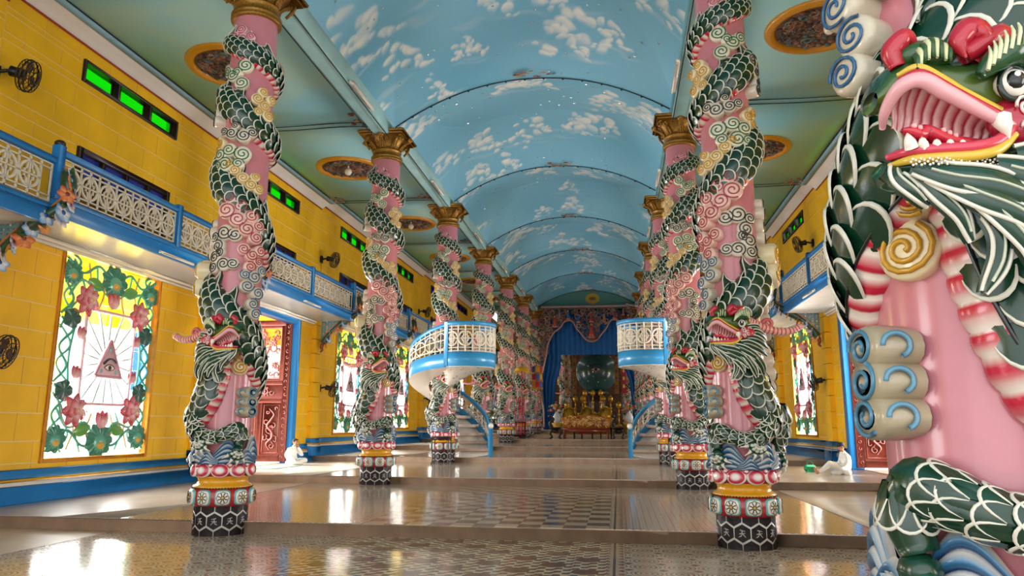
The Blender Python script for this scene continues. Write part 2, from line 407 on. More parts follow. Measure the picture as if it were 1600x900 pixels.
for k in range(-1, NB):
    z = fl(k); y0 = cy(k); fine = k in (0, 1, 2)
    nx, ny = (230, 170) if fine else (110, 76)
    xs = VC + np.linspace(-VW, VW, nx); t = np.linspace(0, 1, ny)
    X, Tt = np.meshgrid(xs, t, indexing='ij'); Z = vault_z(X, Tt) + z; Y = y0 + Tt*BAY
    C = sky_paint(X, Y, y0, 19, 100 + k)
    mb = MB(); F = gridf(nx, ny); F = [f[::-1] for f in F]
    mb.add((np.stack([X, Y, Z], -1).reshape(-1, 3), F), col=C.reshape(-1, 3))
    vt = obj('ceiling', mb.mesh('vault', SKYP), kind='structure', label='vaulted sky blue ceiling bay painted with white clouds and silver stars')
    mb = MB(); rg = np.random.default_rng(50 + k)
    for i in range(75):
        x = VC + rg.uniform(-.9, .9)*VW; tt = rg.uniform(.03, .97); e = .01
        p = np.array([x, y0 + tt*BAY, vault_z(np.array(x), tt) + z])
        dx = (vault_z(np.array(x+e), tt) - vault_z(np.array(x-e), tt))/(2*e)
        star_mesh_into(mb, p - np.array([0, 0, .02]), np.array([dx, 0, -1.0]), rg.uniform(.035, .06), rg.uniform(0, 6))
    obj('stars', mb.mesh('stars', SILVER, False), vt, kind='stuff')
    # wire of little lamps along the arch, lip of the step, coral scroll at the crown
    xa = VC + np.linspace(-VW, VW, 60); za = vault_z(xa, 0.0) + z - .02
    mb = MB(); mb.add(tube(np.stack([xa, np.full(60, y0 + BAY - .03), za], -1), .014, 6)); rg = np.random.default_rng(k+5)
    for q in range(4, 60, 4): mb.add(sphere((xa[q], y0 + BAY - .03, za[q] - .02), .03, 6, 4))
    obj('arch_wire', mb.mesh('arch_wire', WIRE), vt)
    mb = MB(); v = np.concatenate([np.stack([xa, np.full(60, y0 + BAY - .02), za + .03], -1), np.stack([xa, np.full(60, y0 + BAY), za + .36], -1)])
    mb.add((v, [(i, i+1, i+61, i+60) for i in range(59)])); obj('arch_lip', mb.mesh('arch_lip', PALE), vt)
    mb = MB(); scroll_relief(mb, (0, 0, 0), .5, 16, ('#c07a58', '#a8493c', '#d3b08a', '#7fa59a'), 9 + k)
    obj('scroll_relief', mb.mesh('scroll_relief', CORAL), vt, T(VC + .1, y0 + BAY - .28, float(vault_z(np.array(VC), 0)) + z - .03, s=(1.5, .6, 1)))
    # beams and aisle ceilings
    for sd in (-1, 1):
        xb = sd*CW; mb = MB(); mb.add(bbox(xb - .22, xb + .22, y0, y0 + BAY, 9.24 + z, 9.75 + z, .03))
        bm = obj('trim_%d' % (1 if sd < 0 else 2), mb.mesh('nave_beam', PALE), kind='structure', label='pale teal beam along the nave on the %s' % ('left' if sd < 0 else 'right'))
        for fx in (-.2, .2):
            mb = MB(); mb.add(tube([(xb + fx, y0 + .5, 9.225 + z), (xb + fx, y0 + BAY - .5, 9.155 + z)], .014, 6)); obj('cable', mb.mesh('cable', WIRE), bm)
        if k >= 0:
            l = bpy.data.objects.new('fluorescent_lamp', None); COL.objects.link(l); l.location = (xb - sd*.3, y0 + 4.6, 9.22 + z)
            l['label'] = '%s white fluorescent batten on the %s nave beam, bay %s from the front' % ('long', 'left' if sd < 0 else 'right', 'zero one two three four five six seven eight'.split()[k]); l['category'] = 'lamp'; l['group'] = 'fluorescent battens on the beams'
            mb = MB(); mb.add(bbox(-.05, .05, -.75, .75, -.04, .04, .01)); obj('housing', mb.mesh('housing', WHITE), l)
            mb = MB(); mb.add(tube([(-sd*.03, -.7, -.06), (-sd*.03, .7, -.06)], .022, 8)); obj('tube', mb.mesh('tube', WHITE), l)
        xw = XL if sd < 0 else XR; xa_, xb_ = sorted((xw - sd*-.0, xb + sd*.26)); mb = MB()
        mb.add(box(min(xw, xb), max(xw, xb), y0, y0 + BAY + .01, 9.75 + z, 9.95 + z))
        ac = obj('ceiling', mb.mesh('aisle_ceiling', AISLE), kind='structure', label='teal flat ceiling of the %s aisle' % ('left' if sd < 0 else 'right'))
        # cove, red line, light blue border
        pr = [(0, 9.53), (.03, 9.54), (.10, 9.60), (.20, 9.68), (.34, 9.73), (.36, 9.75)]; v = []
        for yy in (y0, y0 + BAY): v += [(xw - sd*a, yy, b + z) for a, b in pr]
        mb = MB(); mb.add((v, [((i, i+6, i+7, i+1) if sd > 0 else (i, i+1, i+7, i+6)) for i in range(5)])); obj('cove', mb.mesh('cove', COVE), ac)
        mb = MB(); mb.add(box(*sorted((xw - sd*.005, xw - sd*.035)), y0, y0 + BAY, 9.50 + z, 9.535 + z)); obj('red_line', mb.mesh('red_line', RED), ac)
        mb = MB(); mb.add(box(*sorted((xw - sd*.36, xw - sd*.56)), y0, y0 + BAY, 9.715 + z, 9.76 + z)); obj('border', mb.mesh('border', TRIMB), ac)
        mb = MB(); mb.add(tube([(xw - sd*.58, y0 + .2, 9.735 + z), (xw - sd*.58, y0 + BAY - .6, 9.735 + z)], .014, 6)); obj('cable', mb.mesh('cable', WIRE), ac)
        for dy in (-.28, -.02):
            P = smooth([(xw - sd*.6, y0 + BAY + dy, 9.735 + z), (xw - sd*2.2, y0 + BAY + dy + .03, 9.725 + z), (xw - sd*3.6, y0 + BAY + dy, 9.735 + z), (xb + sd*.3, y0 + BAY + dy, 9.7 + z)], 16)
            mb = MB(); mb.add(tube(P, .012, 5)); obj('cable', mb.mesh('cable', WIRE), ac)
        mb = MB()
        scroll_relief(mb, (0, 0, 0), .6, 20, ('#c98b66', '#a8493c', '#d9b997', '#3f8f80'), 31 + k)
        me = mb.mesh('corner_relief', CORAL)
        obj('corner_relief', me, ac, T(xb + sd*.62, y0 + BAY - .45, 9.73 + z)); obj('corner_relief', me, ac, T(xw - sd*.8, y0 + BAY - .4, 9.73 + z, s=(.8, .9, 1)))
# oval relief medallions with a globe lamp
MEDR = MB(); MEDR.add(lathe([(.88, -.02), (.90, -.07), (.98, -.10), (1.06, -.08), (1.10, -.03), (1.10, 0)], 40), col=lin('#dd9418'))
MED_RIM = MEDR.mesh('medallion_rim', PAINT)
mb = MB(); mb.add(lathe([(0.001, -.03), (.5, -.05), (.9, -.02)], 32), col=lin('#8a6a58'))
scroll_relief(mb, (0, 0, -.07), 1.0, 46, ('#8d5a44', '#5f4a40', '#a9806a', '#6d7f80', '#b0765c', '#4f3a34'), 77)
for i in range(80):
    a = i*2.4; r = .82*math.sqrt((i+.5)/80); mb.add(sphere((r*math.cos(a), r*math.sin(a), -.04), (.075, .06, .06), 7, 4), col=lin(('#7d5644', '#8f6f60', '#5b4a44', '#9a6a58', '#5e6f72')[i % 5]))
MED_REL = mb.mesh('dragon_relief', CORAL)
mb = MB(); mb.add(sphere((0, 0, 0), .12, 16, 10)); GLOBE = mb.mesh('globe', mat('opal_glass', '#f0e6d6', .2, coat=.5))
mb = MB(); mb.add(tube([(0, 0, .2), (0, 0, .1)], .03, 8)); ROD = mb.mesh('rod', WHITE)
for k in range(0, NB):
    for sd, x in ((-1, -6.5), (1, 6.58)):
        m = bpy.data.objects.new('ceiling_medallion', None); COL.objects.link(m); m.location = (x, cy(k) + BAY/2, 9.75 + fl(k))
        m['label'] = 'orange rimmed round ceiling medallion with brown dragon relief, %s aisle, bay %s from the front' % ('left' if sd < 0 else 'right', 'zero one two three four five six seven eight'.split()[k])
        m['category'] = 'medallion'; m['group'] = 'ceiling medallions'
        obj('rim', MED_RIM, m); obj('relief', MED_REL, m)
        g = bpy.data.objects.new('globe_lamp', None); COL.objects.link(g); g.location = (x + .1, cy(k) + BAY/2 - .35, 9.75 + fl(k) - .27)
        g['label'] = 'white opal globe lamp hanging under the %s aisle medallion of bay %s' % ('left' if sd < 0 else 'right', 'zero one two three four five six seven eight'.split()[k]); g['category'] = 'lamp'; g['group'] = 'globe lamps'
        obj('globe', GLOBE, g); obj('rod', ROD, g)
# ================================================================ WALLS (local frame: x along the wall, z up, +y outwards)
ORD = 'zero one two three four five six seven eight nine ten'.split()
TH = ['zeroth', 'first', 'second', 'third', 'fourth', 'fifth', 'sixth', 'seventh', 'eighth', 'ninth', 'tenth']
H = BAY/2
WIN = (-1.65, 1.65, .74, 5.04); TRN = (-1.72, 1.72, 8.72, 9.22); UPD = (-1.62, 1.62, 5.64, 7.28); DOOR = (-2.38, 2.38, 0, 5.12)
def minus(rects, h):
    out = []
    for a, b, c, d in rects:
        if h[0] >= b or h[1] <= a or h[2] >= d or h[3] <= c: out.append((a, b, c, d)); continue
        if h[2] > c: out.append((a, b, c, h[2]))
        if h[3] < d: out.append((a, b, h[3], d))
        c2, d2 = max(c, h[2]), min(d, h[3])
        if h[0] > a: out.append((a, h[0], c2, d2))
        if h[1] < b: out.append((h[1], b, c2, d2))
    return out
UB = MB(); UB.add(bbox(-.5, .5, 0, 1, -.5, .5, .0)); BLOCK = UB.mesh('block', YEL, False)
UB = MB(); UB.add(box(-.5, .5, 0, 1, -.5, .5)); BLOCKS = UB.mesh('block', YEL, False)
def frame_box(mb, r, w, y0, y1, sill=True, b=.01):
    a, bb, c, d = r
    mb.add(bbox(a, a+w, y0, y1, c, d, b)); mb.add(bbox(bb-w, bb, y0, y1, c, d, b)); mb.add(bbox(a+w, bb-w, y0, y1, d-w, d, b))
    if sill: mb.add(bbox(a+w, bb-w, y0, y1, c, c+w, b))
# ---- art window meshes -------------------------------------------------------
def petal(c, ang, ln, wd, h, tip, root, y0=0.0, tilt=.0, n=9, m=7):
    # one bulging petal pointing along ang in the x-z plane, painted from root to tip
    v = []; cc = []; tip, root = np.array(lin(tip)), np.array(lin(root))
    for i in range(n):
        s = i/(n-1); w = wd*math.sin(PI*min(1, s*.86 + .1))**.8
        for j in range(m):
            q = (j/(m-1) - .5)*2; x = s*ln; zz = q*w; hh = h*(1-q*q)*math.sin(PI*(.15+.8*s)) + tilt*s
            v.append((c[0] + x*math.cos(ang) - zz*math.sin(ang), y0 - hh, c[1] + x*math.sin(ang) + zz*math.cos(ang)))
            e = min(1, s**1.6 + .35*abs(q)**3); cc.append(root*(1-e) + tip*e)
    F = [f for f in gridf(n, m)]
    return (v, F), np.array(cc)
def lotus(mb, c, s, ang0=PI/2, full=True):
    for ring, (cnt, ln, wd, y, tl) in enumerate(((7, .30, .10, 0, .0), (5, .23, .10, -.035, .02), (3, .15, .07, -.07, .02)) if full else ((3, .32, .10, 0, .0), (2, .26, .09, -.03, .01))):
        for i in range(cnt):
            a = ang0 + (i/cnt*2*PI + ring*.4 if full else (i-(cnt-1)/2)*.45)
            p, cc = petal(c, a, ln*s, wd*s, .06*s, '#b81535', '#efc4c8', -.02 + y*s, tl*s); mb.add(p, col=cc)
    if full: mb.add(dome(c, .06*s, .06*s, .05*s, 10, 3, -.09*s), col=lin('#e0b040'))
def leafdisc(mb, c, s, col, lobes=7, inner=None):
    n = 56; v = [(c[0], -.05*s - .02, c[1])]; cc = [lin(col)]
    for rr, hh in ((.55, .09), (1, .0)):
        for i in range(n):
            a = 2*PI*i/n; r = s*rr*(1 + .09*math.cos(lobes*a)) ; v.append((c[0] + r*math.cos(a), -.02 - hh*s + .01*math.cos(lobes*2*a), c[1] + r*math.sin(a)*.86)); cc.append(lin(col))
    F = [(0, 1+(i+1) % n, 1+i) for i in range(n)] + [(1+i, 1+(i+1) % n, 1+n+(i+1) % n, 1+n+i) for i in range(n)]
    mb.add((v, F), col=np.array(cc))
    if inner:
        mb.add(dome((c[0], c[1]-.15*s), .6*s, .5*s, .12*s, 18, 3, -.08*s), col=lin(inner)); mb.add(dome((c[0], c[1]-.25*s), .28*s, .2*s, .1*s, 12, 3, -.18*s), col=lin('#d8a53a'))
def vine(mb, pts, r, col, n=30):
    P = smooth([(x, -.03, z) for x, z in pts], n); mb.add(tube(P, r, 6), col=lin(col))
def art_parts():
    Wd, Hd = 1.55, 4.1; parts = []
    # glass panes: yellow lights at the top, white below, blue slivers on the right edge
    gl = []
    for i in range(6):
        for j in range(9):
            x0 = -Wd + 2*Wd*i/6; z0 = .1 + Hd*j/9; mb = MB(); mb.add(box(x0+.004, x0+2*Wd/6-.004, .05, .058, z0+.004, z0+Hd/9-.004))
            c = '#ffffff' if j < 6 else ('#fff2a0' if (i + j) % 3 else '#ffe860')
            if i == 5 and j in (3, 4, 5): c = '#9fc4ff'
            gl.append((x0, z0, mb, c))
    for x0, z0, mb, c in gl:
        mb.c = [np.tile(lin(c), (mb.n, 1))]; parts.append(('pane', mb.mesh('pane', G_ART, False), None))
    g1, g2, tan = '#3f9d86', '#62b59c', '#c9a06a'
    mb = MB()
    for s in (-1, 1):
        for z0 in (.12, 1.5, 2.9):
            vine(mb, [(s*1.52, z0), (s*1.2, z0+.35), (s*1.45, z0+.75), (s*1.1, z0+1.15), (s*1.5, z0+1.35)], .034, g1)
            vine(mb, [(s*1.1, z0), (s*1.48, z0+.4), (s*1.15, z0+.8), (s*1.5, z0+1.2)], .03, g2)
        vine(mb, [(s*1.5, .2), (s*1.0, .55), (s*.55, .25), (s*.2, .2)], .036, g1); vine(mb, [(s*.1, .25), (s*.45, .7), (s*1.0, .62), (s*1.35, 1.0)], .034, g2)
        vine(mb, [(s*1.5, 4.1), (s*1.0, 3.85), (s*.55, 4.08), (s*.2, 3.9)], .036, g1); vine(mb, [(s*.1, 3.9), (s*.5, 3.55), (s*1.0, 3.7), (s*1.35, 3.3)], .034, g2)
        vine(mb, [(s*.35, 3.9), (s*.3, 3.5), (s*.42, 3.15)], .03, tan); vine(mb, [(s*.3, .9), (s*.42, .55), (s*.25, .3)], .03, tan)
        vine(mb, [(s*1.0, 1.0), (s*1.15, 2.05), (s*.98, 3.1)], .03, g1); vine(mb, [(s*1.3, .1), (s*.95, .45), (s*1.2, .9), (s*1.45, 1.5)], .03, g2); vine(mb, [(s*1.3, 4.1), (s*.9, 3.5), (s*1.2, 3.1), (s*1.5, 2.6)], .03, g1); vine(mb, [(s*.55, .1), (s*.7, .5), (s*.45, .95)], .028, g2); vine(mb, [(s*.6, 4.1), (s*.5, 3.7), (s*.15, 3.45)], .028, g2)
        vine(mb, [(s*.85, 4.1), (s*.75, 3.6), (s*1.0, 3.2)], .028, tan); vine(mb, [(s*1.0, 1.05), (s*.8, .6), (s*.95, .15)], .028, tan)
    parts.append(('vine', mb.mesh('vine', PAINT), None))
    # central medallion with the eye in a triangle
    hw, z0, z1, rr = .80, 1.10, 3.12, .22; pts = []
    for cx, cz, a0 in ((hw-rr, z1-rr, 0), (-hw+rr, z1-rr, PI/2), (-hw+rr, z0+rr, PI), (hw-rr, z0+rr, 1.5*PI)):
        for i in range(6): a = a0 + i*PI/10; pts.append((cx + rr*math.cos(a), -.05, cz + rr*math.sin(a)))
    pts.append(pts[0]); mb = MB(); mb.add(tube(np.array(pts), .06, 8, flat=.7), col=lin('#e6b3bd')); parts.append(('medallion_border', mb.mesh('medallion_border', PAINT), None))
    ec = (0, 2.02)
    for i in range(18):
        a = 2*PI*(i+.5)/18; dx, dz = math.cos(a), math.sin(a); t = min(hw/max(abs(dx), 1e-6), (z1-ec[1] if dz > 0 else ec[1]-z0)/max(abs(dz), 1e-6)) - .04; p = .28
        mb = MB(); mb.add(tube([(p*dx, -.04, ec[1]+p*dz), (t*dx, -.04, ec[1]+t*dz)], .036, 6, flat=.6), col=lin('#a9b7b2')); parts.append(('ray', mb.mesh('ray', PAINT), None))
    mb = MB(); tri = [(-.43, 1.70), (.43, 1.70), (0, 2.52)]; mb.add(plate(tri, -.12, -.02), col=lin('#e9b9c0'))
    for a, b in ((0, 1), (1, 2), (2, 0)): mb.add(tube([(tri[a][0], -.11, tri[a][1]), (tri[b][0], -.11, tri[b][1])], .035, 6), col=lin('#d79aa8'))
    for x, z in ((-.24, 1.82), (.24, 1.82), (0, 2.3)): mb.add(dome((x, z), .05, .05, .02, 8, 2, -.12), col=lin('#8fb6c4'))
    parts.append(('triangle', mb.mesh('triangle', PAINT), None))
    mb = MB(); e = np.linspace(-1, 1, 15)
    up = [(x*.17, -.135, 1.90 + .075*(1-x*x)) for x in e]; dn = [(x*.17, -.135, 1.90 - .06*(1-x*x)) for x in e]
    mb.add((up + dn, [(i, i+15, i+16, i+1) for i in range(14)]), col=lin('#f4ece6'))
    mb.add(dome((0.01, 1.90), .055, .058, .02, 12, 3, -.135), col=lin('#5a3a26')); mb.add(dome((0.01, 1.90), .025, .026, .012, 10, 2, -.153), col=lin('#0c0a0a'))
    mb.add(tube(up, .012, 5), col=lin('#3b2a28')); mb.add(tube(dn, .009, 5), col=lin('#6d4a44'))
    br = smooth([(-.2, -.135, 1.98), (-.05, -.14, 2.09), (.1, -.14, 2.09), (.22, -.135, 2.02)], 14); mb.add(tube(br, np.linspace(.012, .03, 14)[::-1], 6), col=lin('#40414a'))
    parts.append(('eye', mb.mesh('eye', PAINT), None))
    mbs = {'f': MB(), 'b': MB(), 'bs': MB(), 'ld': MB(), 'lr': MB(), 'lt': MB()}
    lotus(mbs['f'], (0, 0), 1.0, .5); LF = mbs['f'].mesh('lotus_flower', PAINT)
    for x, z in ((-.86, 3.28), (.9, 3.18), (-.9, .95), (.9, .98)): parts.append(('lotus_flower', LF, T(x, -.08, z, s=1.2)))
    lotus(mbs['b'], (0, 0), 1.05, PI/2, False); LB = mbs['b'].mesh('lotus_bud', PAINT)
    for x, z, a, s in ((0, 3.22, 0, 1.1), (0, .6, 0, 1.1), (-.92, 2.45, .3, .8), (-.95, 1.62, .2, .8), (.95, 2.45, -.3, .8), (.92, 1.62, -.2, .8)):
        parts.append(('lotus_bud', LB, T(x, -.05, z, ry=a, s=s)))
    leafdisc(mbs['lr'], (0, 0), .42, '#1f7f63', 9, '#57ad93'); LR = mbs['lr'].mesh('lotus_leaf', PAINT)
    for x, z, s in ((0, 3.83, 1), (0, .33, 1), (-1.32, 3.8, .72), (1.32, 3.75, .72), (-1.3, .38, .75), (1.3, .4, .75)): parts.append(('lotus_leaf', LR, T(x, -.03, z, s=s)))
    leafdisc(mbs['ld'], (0, 0), .25, '#1b5647', 5); LD = mbs['ld'].mesh('dark_leaf', PAINT)
    for x, z in ((-1.2, 2.85), (-1.22, 1.35), (1.25, 2.75), (1.2, 1.4)): parts.append(('dark_leaf', LD, T(x, -.04, z)))
    p, cc = petal((0, 0), 0, .5, .14, .05, '#6fae46', '#4f9a4c'); mbs['lt'].add(p, col=cc); LT = mbs['lt'].mesh('green_leaf', PAINT)
    for x, z, a in ((-.35, 3.62, 2.9), (.35, 3.62, .25), (-.32, .62, 3.4), (.32, .62, -.25)): parts.append(('green_leaf', LT, T(x, -.04, z, ry=-a)))
    return parts
ART = art_parts()
mb = MB(); frame_box(mb, (WIN[0]-.02, WIN[1]+.02, WIN[2]-.02, WIN[3]+.02), .09, -.04, .13, True, .012); WFR = mb.mesh('window_frame', ORANGE)
mb = MB(); mb.add(box(WIN[0]+.05, WIN[1]-.05, .10, .30, .74, .80)); 
# transom and balcony door
mb = MB(); frame_box(mb, TRN, .07, -.05, .16)
for u in (-.58, .58): mb.add(bbox(u-.045, u+.045, -.05, .16, TRN[2]+.07, TRN[3]-.07, .006))
TFR = mb.mesh('transom_frame', DARKW)
mb = MB(); mb.add(box(-.52, .52, .05, .06, -.18, .18)); PG = mb.mesh('pane', G_GREEN, False); mb = MB(); mb.add(box(-.52, .52, .05, .06, -.18, .18)); PB = mb.mesh('pane', G_BLUE, False)
mb = MB(); frame_box(mb, UPD, .12, -.06, .16, False)
for u in (-.8, 0, .8): mb.add(bbox(u-.045, u+.045, -.04, .14, UPD[2], UPD[3]-.12, .006))
for v in (6.62,): mb.add(bbox(UPD[0]+.1, UPD[1]-.1, -.04, .14, v-.04, v+.04, .006))
UFR = mb.mesh('door_frame', DARKW)
TANP = mat('tan_door_panel', '#a67c32', .55, var=.25, vscale=4)
mb = MB(); mb.add(bbox(-.38, .38, .02, .07, -.47, .47, .02)); UPN = mb.mesh('door_panel', TANP)
mb = MB(); mb.add(box(-.38, .38, .04, .05, -.27, .27)); UPP = mb.mesh('pane', mat('blue_pane', '#2233a0', .15, coat=.5), False)
# ---- carved door leaf (2.05 wide, 4.85 high; local x from hinge)
def carve(mb, u0, u1, v0, v1, n, seed, r=.022, col=None, y=-.05):
    rg = np.random.default_rng(seed)
    for i in range(n):
        c = (rg.uniform(u0, u1), rg.uniform(v0, v1)); R = rg.uniform(.06, .16); t = np.linspace(0, rg.uniform(3, 7), 16); rad = R*(1 - t/9); a0 = rg.uniform(0, 6.3)
        X = np.clip(c[0] + rad*np.cos(t+a0), u0, u1); Z = np.clip(c[1] + rad*np.sin(t+a0), v0, v1); mb.add(tube(np.stack([X, np.full(16, y), Z], -1), r, 5))
def leaf_parts():
    P = []; w, h = 2.05, 4.9; mb = MB()
    for a, b, c, d in ((0, .24, 0, h), (w-.24, w, 0, h), (.24, w-.24, 0, .22), (.24, w-.24, h-.2, h), (.24, w-.24, 2.0, 2.14), (.24, w-.24, 2.62, 2.76), (w/2-.08, w/2+.08, .22, 2.0)):
        mb.add(bbox(a, b, -.05, .05, c, d, .012))
    for x in (.12, w-.12):
        for i in range(22):
            zz = .15 + i*.215; t = np.linspace(0, 5, 12); mb.add(tube(np.stack([x + .06*(1-t/7)*np.cos(t + i), np.full(12, -.06), zz + .07*(1-t/7)*np.sin(t+i)], -1), .016, 5))
    P.append(('stile', mb.mesh('stile', WOOD)))
    for i, (a, b) in enumerate(((.24, w/2-.08), (w/2+.08, w-.24))):
        mb = MB(); mb.add(bbox(a, b, -.02, .03, .22, 2.0, .01)); m2 = (a+b)/2
        P2 = smooth([(m2 + .12*math.sin(q*1.9), -.05, .4 + q*.2) for q in range(8)], 40); mb.add(tube(P2, .045*np.sin(np.linspace(.3, 2.9, 40)) + .01, 6)); carve(mb, a+.12, b-.12, .4, 1.85, 12, 3+i)
        P3 = [(a+.07, -.03, .3), (b-.07, -.03, .3), (b-.07, -.03, 1.92), (a+.07, -.03, 1.92), (a+.07, -.03, .3)]; mb.add(tube(P3, .018, 5)); P.append(('lower_panel', mb.mesh('lower_panel', WOOD)))
    mb = MB(); mb.add(bbox(.24, w-.24, -.02, .03, 2.14, 2.62, .01)); carve(mb, .4, w-.4, 2.24, 2.52, 12, 8); P.append(('middle_panel', mb.mesh('middle_panel', WOOD)))
    # openwork top: vase of flowers cut through
    mb = MB(); carve(mb, .45, w-.45, 2.9, 4.55, 44, 5, .03, y=0); u0, u1, v0, v1 = .38, w-.38, 2.84, 4.62
    for pth in ([(w/2, 2.84), (w/2, 3.4), (w/2-.2, 3.9), (w/2-.45, 4.4)], [(w/2, 3.4), (w/2+.25, 3.9), (w/2+.4, 4.45)], [(w/2, 3.3), (w/2, 4.0), (w/2+.05, 4.6)]): mb.add(tube(smooth([(x, 0, z) for x, z in pth], 16), .04, 6))
    for x, z, r in ((w/2, 3.55, .2), (w/2-.35, 4.1, .16), (w/2+.35, 4.05, .17), (w/2, 4.4, .14), (w/2-.42, 3.3, .13), (w/2+.42, 3.25, .13)):
        for i in range(7):
            p, cc = petal((x, z), i*.9, r, r*.3, .03, '#000000', '#000000', -.02); mb.add(p)
    mb.add(tube([(u0, 0, v0), (u1, 0, v0), (u1, 0, v1), (u0, 0, v1), (u0, 0, v0)], .04, 6)); frame = [(.24, u0, 2.76, h-.2), (u1, w-.24, 2.76, h-.2), (u0, u1, 2.76, v0), (u0, u1, v1, h-.2)]
    for a, b, c, d in frame: mb.add(bbox(a, b, -.03, .03, c, d, .005))
    P.append(('openwork_panel', mb.mesh('openwork_panel', WOOD)))
    return P
LEAF = leaf_parts()
# ---- balustrade panel: lattice with round fret rosettes (length l, height hh, origin lower left)
def rosette_mesh(r, name, m):
    mb = MB(); th = np.linspace(0, 2*PI, 25); d = .016
    def bar(pts, w=.02):
        for (xa, za), (xb, zb) in zip(pts[:-1], pts[1:]):
            mb.add(box(min(xa, xb)-w, max(xa, xb)+w, -d, d, min(za, zb)-w, max(za, zb)+w))
    n = 24; v = []
    for rr in (r, r*.82):
        for yy in (-d, d): v += [(rr*math.cos(a), yy, rr*math.sin(a)) for a in th[:-1]]
    F = []
    for i in range(n):
        j = (i+1) % n; F += [(i, j, 2*n+j, 2*n+i), (n+i, 3*n+i, 3*n+j, n+j), (i, n+i, n+j, j), (2*n+i, 2*n+j, 3*n+j, 3*n+i)]
    mb.add((v, F)); q = r*.45
    for s in (-1, 1):
        for t in (-1, 1): bar([(s*q*.42, t*r*.85), (s*q*.42, t*q*.8), (s*q*.95, t*q*.8), (s*q*.95, t*q*.35)], r*.055)
    bar([(-r, 0), (r, 0)], r*.06)
    return mb.mesh(name, m, False)
ROS = rosette_mesh(.235, 'rosette', CREAM)
def lattice_bars(l, hh, pitch):
    n = max(2, round(l/pitch)); p = l/n; return n, p
mb = MB(); mb.add(box(-.5, .5, -.016, .016, -.5, .5)); BAR = mb.mesh('lattice_bar', CREAM, False)
def lattice(par, x0, l, z0, hh, indiv, y=0.0, ros=ROS, rr=.235):
    n, p = lattice_bars(l, hh, .25); bars = []; rs = []
    for i in range(n+1): bars.append((x0 + i*p, z0 + hh/2, .026, hh))
    zc = z0 + hh/2
    for zz in (z0 + .013, z0 + hh - .013, zc - rr - .012, zc + rr + .012): bars.append((x0 + l/2, zz, l, .026))
    i = 1
    while i < n: rs.append(x0 + i*p); i += 2
    if indiv:
        for a, b, c, d in bars: obj('lattice_bar', BAR, par, T(a, y, b, s=(c, 1, d)))
        for a in rs: obj('rosette', ros, par, T(a, y, zc))
    else:
        mb = MB()
        for a, b, c, d in bars: mb.add(box(a-c/2, a+c/2, y-.016, y+.016, b-d/2, b+d/2))
        V = np.empty(len(ros.vertices)*3); ros.vertices.foreach_get('co', V); V = V.reshape(-1, 3); F = [tuple(q.vertices) for q in ros.polygons]
        for a in rs: mb.add((V + np.array([a, y, zc]), F))
        obj('lattice', mb.mesh('lattice', CREAM, False), par)
